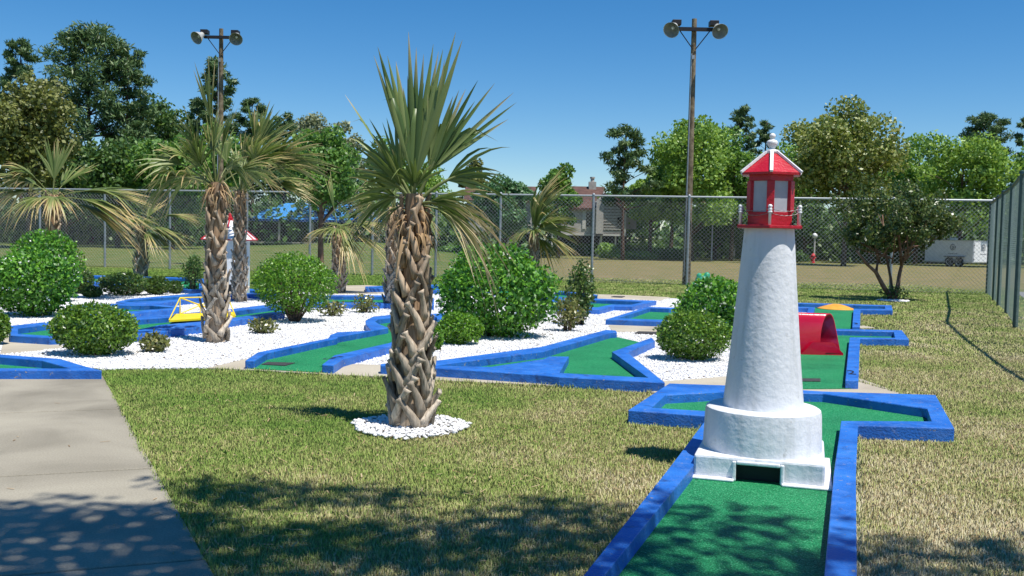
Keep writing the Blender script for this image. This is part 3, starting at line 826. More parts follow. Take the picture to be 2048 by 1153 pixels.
FA, FB = np.array([-24., 40.4]), np.array([15.6, 31.6])
fd = (FB - FA) / np.linalg.norm(FB - FA)
t = thing('chain_link_fence', 'tall galvanised chain link fence running along the back of the course', 'fence', (0, 0, 0))
V, F = wires(FA, FB, 3.02, .135, .0044)
obj_np('wire_mesh', V, F, MT['mesh'], t)
b = MB(); b.tube([(*FA, 3.05), (*FB, 3.05)], .036, 8); b.build('top_rail', MT['mesh'], t)
FENCE_POST = []
for pxx in (-60, 80, 210, 340, 494, 620, 745, 872, 1000, 1185, 1376, 1572, 1784, 1984):
    best = min(np.linspace(0, 1, 4000), key=lambda s: abs(px_of((*(FA + (FB - FA) * s), 1.5))[0] - pxx))
    q = FA + (FB - FA) * best; FENCE_POST.append(q)
    b = MB(); b.lathe([(.046, 0), (.046, 3.06), (.055, 3.065), (.055, 3.10), (.02, 3.14), (0, 3.145)], 10, (q[0], q[1], 0))
    for z in (.5, 1.1, 1.7, 2.3): b.lathe([(.052, z - .012), (.052, z + .012)], 10, (q[0], q[1], 0), caps=False)
    b.build('post', MT['galv'], t, smooth='auto')

GP = [(15.75, 32.3), (14.1, 28.5), (13.0, 26.0), (11.75, 23.1), (9.9, 19.1), (8.55, 15.3), (7.35, 11.6), (6.4, 8.2), (5.6, 4.8)]
t = thing('tennis_court_fence', 'green coated chain link fence of the tennis court at the right edge', 'fence', (0, 0, 0))
for i in range(len(GP) - 1):
    V, F = wires(GP[i], GP[i + 1], 2.98, .085, .0011)
    o = obj_np('wire_mesh', V, F, MT['gmesh'], t)
b = MB(); b.tube([(*p, 3.0) for p in GP], .035, 8); b.build('top_rail', MT['gfence'], t)
for p in GP:
    b = MB(); b.lathe([(.05, 0), (.05, 3.0), (.06, 3.01), (.055, 3.06), (0, 3.08)], 10, (*p, 0)); b.build('post', MT['gfence'], t, smooth='auto')


# ------------------------------------------------------------------ light poles
def light_pole(px, py, Y, top_py, span_px, label):
    base = dp(px, py, Y); base[2] = 0
    s = FPX / Y
    top = dp(px, top_py, Y)[2]
    t = thing('light_pole', label, 'light pole', (base[0], base[1], 0), 0, 'wooden floodlight poles')
    b = MB(); b.lathe([(.15, -.1), (.145, 0), (.085, top), (0, top + .01)], 14); b.build('pole', MT['wood'], t, smooth='auto')
    b = MB(); b.tube([(-.11, -.12, .3), (-.075, -.10, top - 1.2)], .02, 6); b.build('conduit', MT['galv'], t)
    b = MB(); b.box((-.03, -.14, top - 1.33), (.09, .08, .13)); b.build('junction_box', MT['galv'], t)
    az = top - .38
    b = MB(); b.box((0, -.14, az), (1.35, .10, .12)); b.build('crossarm', MT['dsteel'], t)
    for sx in (-1, 1):
        b = MB(); b.tube([(sx * .52, -.14, az - .05), (sx * .04, -.12, az - .68)], .018, 6); b.build('brace', MT['dsteel'], t)
        b = MB(); b.box((sx * .64, -.14, az + .20), (.30, .34, .17)); bl = b.build('ballast', MT['dsteel'], t, bevel=.01)
        dirn = Vector((-.42 if sx < 0 else .10, -.78, -.55)).normalized()
        c0 = Vector((sx * .70 + (-.02 if sx < 0 else .04), -.26, az + .07))
        m = Matrix.Translation(c0) @ dirn.to_track_quat('Z', 'Y').to_matrix().to_4x4()
        b = MB(); b.lathe([(.05, -.06), (.11, -.02), (.13, .08), (.20, .20), (.272, .38), (.278, .385), (.268, .38), (.195, .20), (.12, .09), (0, .07)], 28, m=m, caps=False)
        lm = b.build('lamp_shade', MT['alu'], t, smooth=True)
        b = MB(); b.lathe([(.262, .372), (.188, .196), (.118, .096), (0, .085)], 28, m=m, caps=False); b.build('lining', MT['lampin'], lm, smooth=True)
        b = MB(); b.lathe([(.02, .08), (.05, .14), (.055, .2), (.03, .25), (0, .26)], 12, m=m); b.build('bulb', MT['globe'], lm, smooth=True)
    return t


light_pole(1372.5, 566, 34.0, 38, 132, 'wooden floodlight pole standing at the fence, left of the lighthouse')
light_pole(440, 534, 41.5, 58, 98, 'wooden floodlight pole rising behind the paired palms on the left')


# ------------------------------------------------------------------ plants
def cards(P, N, size, aspect=.5, jitter=.8, up=.2, fold=0, seed=0):
    """one diamond shaped leaf per point"""
    g = np.random.default_rng(seed * 7 + 100003); n = len(P)
    N = unit(N)
    A = unit(N * .45 + g.normal(0, 1.0, (n, 3)) + np.array([0, 0, up]))
    S = unit(np.cross(A, N + g.normal(0, jitter * .62, (n, 3))))
    L = (size * g.uniform(.65, 1.25, n))[:, None]; W = L * aspect
    V = np.stack([P - A * L * .5, P + S * W * .5, P + A * L * .5, P - S * W * .5], 1).reshape(-1, 3)
    F = np.arange(4 * n).reshape(-1, 4)
    return V, F


def shell(n, r_lo=.75, seed=0, zmin=-1):
    g = np.random.default_rng(seed)
    D = unit(g.normal(0, 1, (n * 2, 3))); D = D[D[:, 2] >= zmin][:n]
    rad = g.uniform(r_lo ** 3, 1, len(D)) ** (1 / 3)
    return D, rad


def lump(D, seed, amp=.1, freq=2.3):
    g = np.random.default_rng(seed); s = np.zeros(len(D))
    for k in range(7):
        s += np.sin(D @ (g.normal(0, 1, 3) * freq * (1 + .35 * k)) + g.uniform(0, 6.28)) / (1 + .35 * k)
    return 1 + amp * s / 2.4


def bush(px, base_py, wpx, top_py, bot_py, label, leaf='box', leaf_size=.045, n=5200, amp=.06, name='bush', stems=0, flowers=0, group='clipped shrubs in the gravel', dy=.82, flat=0, cat='bush', rlo=.62, jit=.8, hollow=False, spiky=0):
    sd = int(px * 7 + base_py)
    X, Y = gp(px, base_py)
    s = FPX / Y
    rx = wpx / 2 / s; zt = dp(px, top_py, Y)[2]; zb = max(dp(px, bot_py, Y)[2], .0)
    t = thing(name, label, cat, (X, Y, .01), 0, group)
    rz = (zt - zb) / 2; cz = (zt + zb) / 2
    D, rad = shell(n, rlo, sd)
    spiky = max(spiky, .07)
    k = lump(D, sd + 1, amp * 1.35, 2.6) * lump(D, sd + 2, .045, 7) * (1 + spiky * np.random.default_rng(sd).uniform(-.5, 1, len(D)) ** 3)
    P = D * (rad * k)[:, None] * np.array([rx, rx * dy, rz]) + np.array([0, 0, cz])
    P[:, 2] = np.maximum(P[:, 2], .02)
    V, F = cards(P, D / np.array([rx, rx * dy, rz]) * rx, leaf_size * 1.3, .58, jit, .35, seed=sd)
    V[:, 2] = np.maximum(V[:, 2], .008)
    obj_np('foliage', V, F, LF[leaf], t)
    g = np.random.default_rng(sd + 5)
    b = MB()
    for i in range(max(stems, 6)):
        a = g.uniform(0, 6.28); q = g.uniform(.25, .75)
        r1 = .012 if stems < 7 else .018
        b.tube([(.05 * math.cos(a), .05 * math.sin(a), -.03), (rx * q * .5 * math.cos(a), rx * q * .5 * math.sin(a), max(zb, .1) + rz * .25), (rx * q * math.cos(a), rx * dy * q * math.sin(a), cz + rz * .25)], [r1 * 1.3, r1, r1 * .4], 5)
    b.build('stems', MT['bark'], t)
    if flowers:
        D, rad = shell(flowers, .93, sd + 9, -.75)
        k = lump(D, sd + 1, amp, 2.6)
        P = D * (rad * k * 1.02)[:, None] * np.array([rx, rx * dy, rz]) + np.array([0, 0, cz])
        V, F = cards(P, D, leaf_size * .68, .8, .9, .5, seed=sd + 3)
        setting(obj_np('blossoms', V, F, MT['flower'], t), 'stuff')  # flowers, and painted leaf glints on the loose bush by the tower
    return t


G1 = 'clipped round bushes'; G2 = 'white flowering shrubs'; G3 = 'small bronze shrubs in the gravel'; G4 = 'low bushes at the back left'
bush(588, 645, 172, 506, 628, 'round bright green bush on many bare stems, right of the paired palms', 'bright', .040, 9000, .05, stems=22, group=G1)
bush(186, 712, 174, 609, 728, 'clipped dark round bush in front of the yellow bridge lane', 'box', .036, 9000, .06, group=G1)
bush(1383, 722, 150, 621, 734, 'clipped round bush in the gravel beside the lighthouse', 'box', .034, 8500, .05, group=G1)
bush(918, 690, 96, 626, 699, 'small bright clipped bush, left foot of the big flowering bush', 'bright', .036, 4200, .08, group=G1)
bush(874, 702, 26, 655, 708, 'tiny bush half hidden behind the front palm trunk', 'bright', .036, 900, .1, group=G1)
bush(-18, 692, 76, 618, 706, 'round clipped bush cut by the left edge of the photo', 'box', .036, 4500, .06, group=G1)
bush(990, 674, 242, 498, 690, 'largest bush with white flowers, right of the front palm', 'gloss', .058, 12500, .10, flowers=150, group=G2, spiky=.12)
bush(66, 634, 180, 503, 645, 'big glossy bush with white flowers near the left edge', 'gloss', .058, 9500, .10, flowers=150, group=G2, spiky=.12)
bush(92, 606, 134, 464, 600, 'dark glossy bush behind the big flowering bush, at the palm foot', 'gloss', .058, 6500, .10, flowers=30, group=G2)
bush(1432, 676, 166, 556, 700, 'loose glossy bush with pale flecks just left of the lighthouse tower', 'gloss', .058, 7500, .12, flowers=60, group=G2, spiky=.15)  # its white cards paint in leaf glints and pale new leaves
bush(250, 592, 106, 546, 600, 'widest of the low bushes at the back left', 'dark', .05, 3600, .06, group=G4)
bush(314, 591, 52, 553, 597, 'middle low bush touching the widest one at the back left', 'dark', .05, 1900, .06, group=G4)
bush(350, 589, 30, 562, 592, 'smallest low bush, right end of the row at the back left', 'dark', .05, 900, .1, group=G4)
bush(156, 588, 66, 537, 594, 'low bush at the back left, beside the dark glossy bush', 'dark', .05, 2200, .08, group=G4)
bush(184, 597, 40, 574, 601, 'flat dark shrub between two low bushes at the back left', 'under', .05, 1200, .1, group=G4)
bush(386, 588, 46, 510, 582, 'upright loose shrub left of the white hut', 'under', .055, 1000, .16, name='upright_shrub', stems=7, group='upright shrubs', spiky=.25, rlo=.3)
bush(1160, 652, 56, 529, 652, 'dark upright shrub right of the big flowering bush', 'dark', .05, 2000, .16, name='upright_shrub', stems=7, group='upright shrubs', spiky=.2, rlo=.4)
bush(1134, 664, 62, 596, 660, 'paler loose shrub at the foot of the dark upright shrub', 'olive', .05, 850, .16, name='upright_shrub', stems=7, group='upright shrubs', spiky=.25, rlo=.3)
for (x, y, w_, tp, lab) in ((311, 706, 62, 668, 'small bronze shrub in the white gravel beside the dark clipped bush'), (525, 669, 56, 637, 'small bronze shrub in front of the many stemmed bush'),
                            (664, 634, 56, 602, 'small bronze shrub at the right side of the many stemmed bush'), (729, 627, 52, 590, 'small bronze shrub just left of the front palm trunk')):
    bush(x, y, w_, tp, y + 2, lab, 'olive', .050, 420, .15, name='small_shrub', group=G3, spiky=.3, rlo=.25)


def limbs(b, p0, p1, r0, r1, bend=.15, g=None, n=5):
    p0 = np.array(p0, float); p1 = np.array(p1, float); L = np.linalg.norm(p1 - p0)
    off = g.normal(0, bend * L * .35, 3); pts = []; rr = []
    for i in range(n + 1):
        s = i / n; pts.append(p0 + (p1 - p0) * s + off * math.sin(math.pi * s)); rr.append(r0 + (r1 - r0) * s)
    b.tube(pts, rr, 6)
    return pts


def tree(px, Y, base_py, top_py, wpx, bot_py, label, leaf='tree', n=7000, size=.30, clumps=26, name='tree', group='trees beyond the fence', trunk_r=.18, bark='bark', cr=.34, base=None, lean=0, dy=.85, white=0):
    sd = int(px * 3 + Y * 11); g = np.random.default_rng(sd)
    q = dp(px, 500, Y); X = q[0]; gz = float(terr(X, Y)); s = FPX / Y
    zt = dp(px, top_py, Y)[2] - gz; zb = max(dp(px, bot_py, Y)[2] - gz, .2); rx = wpx / 2 / s
    t = thing(name, label, 'tree', (X, Y, gz), 0, group)
    rx *= 1.10; zt += (zt - zb) * .06
    rz = (zt - zb) / 2; cz = (zt + zb) / 2
    C = []
    for i in range(clumps):
        d = unit(g.normal(0, 1, (1, 3)))[0]; r_ = g.uniform(.35, .80)
        C.append(np.array([d[0] * rx * r_, d[1] * rx * dy * r_, cz + d[2] * rz * r_]))
    C = np.array(C); CR = g.uniform(.7, 1.25, clumps) * cr
    per = g.multinomial(n, CR ** 2 / (CR ** 2).sum())
    PS = []; NS = []
    for i in range(clumps):
        D, rad = shell(per[i], .55, sd + i, -.75); k = lump(D, sd + i, .22, 3)
        r3 = np.array([rx, rx * dy, rz * .85 if rz < rx else rx * .9]) * CR[i]
        PS.append(C[i] + D * (rad[:len(D)] * k)[:, None] * r3); NS.append(D)
    P = np.concatenate(PS); N = np.concatenate(NS)
    P[:, 2] = np.maximum(P[:, 2], .15)
    V, F = cards(P, N, size * 1.12, .66, .9, .1, seed=sd)
    obj_np('crown', V, F, LF[leaf], t)
    b = MB(); top = np.array([lean, 0, zb + (zt - zb) * .72])
    pts = limbs(b, (0, 0, -.15), top, trunk_r, trunk_r * .25, .05, g, 8)
    for i in range(0, clumps, 2):
        h = np.clip((C[i][2] - .35 * rx) / top[2], .25, .95); k = int(h * 8)
        limbs(b, pts[k], C[i], trunk_r * (.5 - .35 * h), trunk_r * .08, .2, g, 4)
    b.build('trunk', MT[bark], t, smooth=True)
    return t


def pine(px, Y, top_py, wpx, bot_py, label, n=6000, clumps=34, trunk_r=.2, leaf='pine', group='pines beyond the fence', size=.5, bare=.0):
    sd = int(px * 5 + Y * 7); g = np.random.default_rng(sd)
    X = dp(px, 500, Y)[0]; gz = float(terr(X, Y)); s = FPX / Y
    zt = dp(px, top_py, Y)[2] - gz; zb = dp(px, bot_py, Y)[2] - gz; rx = wpx / 2 / s
    t = thing('pine_tree', label, 'tree', (X, Y, gz), 0, group)
    b = MB(); pts = limbs(b, (0, 0, -.1), (g.normal(0, .2), 0, zt - .2), trunk_r, .03, .02, g, 10)
    PS = []; NS = []
    for i in range(clumps):
        f = (i + g.uniform(0, 1)) / clumps; z = zb + (zt - zb) * f
        env = (1 - f) ** .55 * .95 + .16
        a = i * 2.4 + g.uniform(-.5, .5); L = rx * env * g.uniform(.45, 1.05)
        c = np.array([L * math.cos(a), L * math.sin(a) * .85, z + L * .18])
        k = min(10, max(0, int(z / zt * 10)))
        bp = limbs(b, pts[k], c, trunk_r * .28 * (1.1 - f), .02, .15, g, 4)
        for q, sc_ in ((c, 1.0), (np.array(bp[3]) + g.normal(0, .15, 3), .75)):
            m = int(n / clumps * (.62 if sc_ == 1 else .38)); D, rad = shell(m, .3, sd + i)
            rr = np.array([.215, .20, .125]) * (rx * .9 + .6) * sc_ * g.uniform(.8, 1.2)
            PS.append(q + D * (rad * lump(D, sd + i, .3, 3))[:, None] * rr); NS.append(D * np.array([1, 1, 1.0]))
    P = np.concatenate(PS); N = np.concatenate(NS)
    V, F = cards(P, N, size, .22, .7, .35, seed=sd)
    obj_np('crown', V, F, LF[leaf], t)
    b.build('trunk', MT['pbark'], t, smooth=True)
    return t


# left wood
pine(42, 78, 84, 96, 230, 'small pine top rising at the far left above the olive tree', 4200, 22)
pine(182, 73, 62, 250, 330, 'tallest broad pine at the left, its top highest of the left wood', 15000, 56, .3)
pine(255, 74, 95, 120, 300, 'pine leaning on the right side of the tallest broad pine', 5500, 26, .2)
pine(432, 82, 124, 112, 290, 'open pine crown behind the left floodlight pole', 5500, 26)
pine(325, 84, 215, 110, 400, 'short pine between the tallest pine and the floodlight pole', 4500, 24)
tree(58, 60, 486, 138, 200, 420, 'broad olive green tree at the left edge beneath the pine top', 'oliv2', 13000, .24, 44, cr=.30)
tree(-60, 63, 486, 190, 190, 470, 'olive tree cut by the left edge of the photo', 'oliv2', 6000, .28, 24)
tree(235, 66, 486, 262, 170, 470, 'dark tree below the tallest broad pine', 'under', 9000, .26, 34)
tree(345, 64, 486, 255, 190, 480, 'dark green tree behind the paired palms', 'tree', 10000, .26, 36)
tree(130, 70, 486, 280, 200, 490, 'deep green tree low behind the leftmost palm', 'under', 8000, .28, 28)
tree(455, 88, 486, 235, 150, 470, 'dark tree right behind the left floodlight pole', 'under', 7000, .27, 28)
tree(545, 92, 486, 275, 130, 440, 'dark tree left of the blue roofed pavilion', 'under', 6000, .28, 24)
tree(632, 96, 486, 218, 110, 400, 'pale grey green tree top, left one of two behind the round tree', 'pale', 6000, .27, 26)
tree(697, 98, 486, 236, 84, 400, 'pale grey green tree top, right one of two behind the round tree', 'pale', 4500, .27, 22)
tree(775, 92, 486, 262, 110, 450, 'green tree partly behind the front palm crown', 'tree', 6000, .28, 24)
tree(850, 98, 486, 330, 120, 470, 'low tree filling the gap right of the front palm', 'light', 5000, .28, 22)
tree(942, 92, 486, 318, 86, 470, 'olive tree standing above the left house roof', 'oliv2', 5000, .27, 22)
pine(505, 83, 200, 90, 360, 'dark pine right of the left floodlight pole', 4500, 24)
pine(566, 85, 232, 80, 380, 'lower pine between the floodlight pole and the pale grey green tops', 4200, 22)
tree(400, 76, 486, 240, 170, 470, 'mid green tree between the paired palms and the tallest pine', 'tree', 7000, .27, 28)
tree(335, 82, 486, 196, 170, 440, 'dark tree behind and right of the tallest broad pine', 'under', 8000, .27, 30)
pine(398, 86, 205, 84, 360, 'dark pine between the tallest pine and the left floodlight pole', 4200, 22)
tree(1462, 74, 515, 262, 130, 480, 'green tree left of the lighthouse roof, below the dark pine top', 'tree', 8000, .25, 30)
tree(1340, 78, 515, 276, 120, 480, 'pale green tree left of the right floodlight pole', 'light', 7000, .25, 28)
tree(1600, 84, 520, 252, 120, 470, 'green tree between the lighthouse roof and the blossoming tree', 'tree', 7000, .26, 28)
# centre and right
tree(1565, 80, 520, 290, 130, 480, 'mid green tree just right of the lighthouse roof', 'light', 7000, .26, 28)
tree(1790, 84, 520, 285, 130, 480, 'mid green tree behind the broad blossoming tree', 'light', 6500, .26, 26)
tree(1250, 82, 515, 372, 130, 490, 'low green tree behind the slender open pine', 'tree', 5000, .27, 22)
tree(1008, 72, 505, 346, 118, 492, 'blue green bushy tree in front of the left house', 'blueg', 8500, .24, 32)
tree(1116, 71, 508, 326, 92, 475, 'green tree hiding the left part of the brown roofed house', 'tree', 8500, .24, 32)
pine(1246, 69, 256, 116, 420, 'slender open pine in front of the grey gabled house', 4200, 20, .16, leaf='pine')
tree(1385, 71, 515, 232, 200, 480, 'large light green tree behind the right floodlight pole', 'light', 14000, .25, 46, cr=.28)
tree(1300, 73, 515, 330, 110, 495, 'light green tree between the slender pine and the floodlight pole', 'light', 6500, .25, 26)
pine(1478, 86, 218, 90, 400, 'dark pine top showing left of the lighthouse finial', 4500, 24)
pine(1522, 88, 240, 72, 420, 'smaller dark pine directly behind the lighthouse finial', 3600, 20)
tree(1500, 76, 515, 330, 130, 500, 'dark green tree behind the lighthouse lantern', 'tree', 7000, .26, 28)
tree(1688, 66, 520, 198, 254, 440, 'broad tree with pale blossoms, highest crown right of the lighthouse', 'yellow', 19000, .24, 56, cr=.25)
tree(1830, 78, 520, 262, 110, 470, 'light green tree right of the broad blossoming tree', 'light', 6500, .26, 26)
tree(1920, 72, 520, 258, 210, 490, 'wide mid green tree above the white trailer', 'light', 13000, .25, 44, cr=.28)
tree(2060, 72, 520, 290, 180, 500, 'green tree cut by the right edge of the photo', 'tree', 7000, .26, 28)
pine(1962, 94, 232, 116, 330, 'pine top above the wide tree at the right', 5500, 26)
pine(2044, 92, 236, 70, 380, 'pine top in the upper right corner of the tree line', 3600, 20)
tree(1610, 78, 520, 400, 120, 515, 'low dark tree behind the lighthouse gallery', 'under', 5500, .27, 24)
tree(1740, 76, 520, 400, 160, 515, 'low dark tree behind the crape myrtle', 'under', 6500, .27, 26)
tree(1860, 80, 520, 400, 150, 515, 'low dark tree behind the trailer', 'under', 6000, .27, 24)
tree(1430, 78, 515, 410, 120, 510, 'low dark tree behind the right floodlight pole', 'under', 5500, .27, 22)

# round tree in front of the pavilion
tree(644, 28, 580, 262, 164, 436, 'round dark leaved tree in front of the blue roofed pavilion', 'tree', 15000, .105, 46, name='round_tree', group='small trees on the course', trunk_r=.12, bark='myrtle', cr=.30, dy=.95)
# tree behind the photographer: only its shade is in the picture
SPOTS = [(440, 978, .42), (480, 1000, .35), (640, 988, .38), (760, 1000, .30), (930, 1052, .75), (1010, 1080, .55), (1110, 1018, .40), (1160, 1040, .4), (850, 1100, .6), (1100, 1110, .6), (700, 1085, .5), (540, 1075, .45), (520, 1140, .6),
         (1000, 1150, .8), (760, 1150, .7), (230, 1062, .55), (60, 1036, .5), (330, 1040, .35), (310, 1110, .6), (110, 1120, .7), (-60, 1080, .8), (180, 1200, .8), (420, 1230, .8),
         (1400, 1042, .42), (1530, 1068, .35), (1450, 1150, .6), (1600, 1125, .35), (1300, 1090, .4), (1860, 1112, .4), (1950, 1150, .5), (1780, 1140, .4), (2040, 1100, .4), (1350, 1250, .9), (1700, 1260, .9), (2000, 1280, .9), (1000, 1300, 1.0), (650, 1320, 1.0), (250, 1350, 1.0)]
for k, (tx, ty, sel, nm) in enumerate(((5.4, -2.6, 0, 'shade tree behind the camera, throwing dappled shade on the near lawn'), (-2.2, -4.6, 1, 'second shade tree behind the camera, shading the near pavement'))):
    g = np.random.default_rng(90 + k)
    t = thing('shade_tree', nm, 'tree', (tx, ty, 0), 0, 'shade trees behind the camera')
    PS = []; C = []
    for i, (sx_, sy_, sr_) in enumerate(SPOTS):
        if (sx_ < 560) != (sel == 1): continue
        q = gp(sx_, sy_); hz = 7.2 + g.uniform(0, 2.0)
        k2 = hz / math.tan(SUN_EL)
        c_ = np.array([q[0] + sh[0] * k2 - tx, q[1] + sh[1] * k2 - ty, hz]); C.append(c_)
        m_ = int((205 if sel else 130) * sr_ ** 1.5 / .3)
        D_, rr = shell(m_, .02, 70 + i); D_ = D_ * np.array([1.25, .8, .45])
        PS.append(c_ + D_ * (rr[:len(D_)] * lump(D_, i, .45, 3))[:, None] * sr_)
    P = np.concatenate(PS); V, F = cards(P, np.tile([0, 0, 1.], (len(P), 1)), .13, .6, 1.2, 0, seed=k)
    obj_np('crown', V, F, LF['tree'], t)
    cc = np.mean(C, 0)
    b = MB(); pts = limbs(b, (0, 0, -.1), (cc[0] * .6, cc[1] * .6, 9.0), .2, .05, .1, g, 8)
    for c_ in C: limbs(b, pts[5], c_ + np.array([0, 0, .1]), .035, .008, .12, g, 5)
    b.build('trunk', MT['bark'], t)

# crape myrtle with several stems
X, Y = gp(1787, 601)
t = thing('crape_myrtle', 'wide multi stemmed crape myrtle on the lawn, right of the lighthouse', 'tree', (X, Y, 0), 0, 'small trees on the course')
s = FPX / Y; g = np.random.default_rng(8)
b = MB()
def L_(px, py, dy=0): p = dp(px, py, Y + dy); return np.array([p[0] - X, p[1] - Y, p[2]])
tips = []
for path, r0 in (([(1783, 598, 0), (1765, 570, -.1), (1752, 545, -.2), (1733, 528, -.3), (1712, 500, -.5)], .075), ([(1752, 547, -.2), (1756, 520, .1), (1750, 470, .2), (1735, 420, .3)], .05),
                 ([(1789, 598, 0), (1796, 570, .1), (1799, 548, .2), (1806, 520, .3), (1822, 480, .5), (1850, 430, .6)], .07), ([(1803, 532, .25), (1800, 490, -.2), (1790, 430, -.4), (1780, 390, -.2)], .045),
                 ([(1786, 598, .1), (1782, 560, .5), (1770, 500, .8), (1765, 430, .9)], .05), ([(1830, 470, .5), (1865, 450, -.2), (1885, 420, -.3)], .03)):
    pts = [L_(*q) for q in path]; b.tube(pts, np.linspace(r0, r0 * .35, len(pts)), 8); tips += pts[2:]
for i in range(26):
    a = g.uniform(0, 6.28); e = g.uniform(.2, 1.2)
    p0 = np.array([g.normal(0, .35), g.normal(0, .3), g.uniform(1.0, 1.6)])
    limbs(b, p0, p0 + np.array([math.cos(a) * 1.3 * math.cos(e), math.sin(a) * 1.1 * math.cos(e), 1.4 * math.sin(e)]), .022, .006, .1, g, 4)
b.build('trunk', MT['myrtle'], t, smooth=True)
C = []
for i in range(60):
    d = unit(g.normal(0, 1, (1, 3)))[0] * g.uniform(.4, .92)
    C.append(np.array([d[0] * 1.72 - .12, d[1] * 1.5, 2.12 + d[2] * (1.18 if d[2] > 0 else .95) + .12 * abs(d[0])]))
C = np.array(C); PS = []; NS = []
for i, c_ in enumerate(C):
    D, rr = shell(250, .35, 300 + i)
    out = c_ - np.array([-.1, 0, 1.2]); out /= np.linalg.norm(out)
    q = D * rr[:, None] * np.array([.30, .28, .26]); q = q + out * (np.abs(q @ out) * .9)[:, None]
    PS.append(c_ + q); NS.append(D + out)
P = np.concatenate(PS); N = np.concatenate(NS)
V, F = cards(P, N, .10, .6, .7, .2, seed=4); obj_np('crown', V, F, LF['myrt'], t)
D, rr = shell(420, .2, 55); V, F = cards(D * rr[:, None] * np.array([.42, .35, .22]) + np.array([0, 0, .2]), D, .075, .5, .6, .6, seed=6)
V[:, 2] = np.maximum(V[:, 2], .01); setting(obj_np('basal_shoots', V, F, LF['dark'], t), 'stuff')
# chips ring
PEB_RINGS = [(gp(1787, 603)[0], gp(1787, 603)[1], .42, 500, .035)]

# far undergrowth that closes the wood
g = np.random.default_rng(3)
n = 70000
Xu = g.uniform(-62, 70, n); Yu = g.uniform(80, 100, n)
hh_ = 3.4 + 1.6 * np.sin(Xu * .31) + 1.1 * np.sin(Xu * .83 + 1) + .7 * np.sin(Xu * 2.1)
hh_ = np.where((Xu > 1) & (Xu < 14), np.where(Yu < 91, .9, 4.2), hh_)
Zu = g.uniform(0, 1, n) ** .8 * hh_ + terr(Xu, Yu)
P = np.stack([Xu, Yu, Zu], 1)
V, F = cards(P, np.tile([0, -.5, .6], (n, 1)), .62, .7, .9, .1, seed=9)
setting(tag(obj_np('undergrowth', V, F, LF['under']), 'dark undergrowth closing the wood beyond the field', 'undergrowth'), 'stuff')
n = 26000
Xu = g.uniform(-60, -23.5, n); Yu = g.uniform(72, 78, n)
hh_ = 2.2 + .9 * np.sin(Xu * .5) + .7 * np.sin(Xu * 1.3 + 1)
Zu = g.uniform(0, 1, n) ** .8 * hh_ + terr(Xu, Yu)
V, F = cards(np.stack([Xu, Yu, Zu], 1), np.tile([0, -.5, .6], (n, 1)), .42, .7, .9, .1, seed=10)
setting(tag(obj_np('undergrowth', V, F, LF['under']), 'dark shrub layer along the left wood edge', 'undergrowth'), 'stuff')

# low shrubs at the houses
for (px, Y, w_, h_, lf, lab) in ((1216, 74, 46, 30, 'light', 'light green shrub under the grey gabled house'), (1272, 72, 90, 16, 'tree', 'low spreading shrub right of the grey gabled house'),
                             (905, 74, 70, 12, 'tree', 'low hedge at the left house on the berm'), (1340, 73, 80, 22, 'under', 'dark low shrub in front of the carport'), (1090, 73, 50, 22, 'under', 'dark shrub beside the left globe lamp'), (1560, 74, 120, 24, 'under', 'dark low shrub far behind the lighthouse')):
    X = dp(px, 505, Y)[0]; gz = float(terr(X, Y)); s = FPX / Y
    t = thing('bush', lab, 'bush', (X, Y, gz), 0, 'shrubs at the far houses')
    D, rr = shell(1600, .5, int(px)); k = lump(D, int(px), .15)
    P = D * (rr[:len(D)] * k)[:, None] * np.array([w_ / 2 / s, .8, h_ / s * .55]) + np.array([0, 0, h_ / s * .5])
    P[:, 2] = np.maximum(P[:, 2], .05)
    V, F = cards(P, D, .24, .6, .8, .2, seed=int(px)); obj_np('foliage', V, F, LF[lf], t)


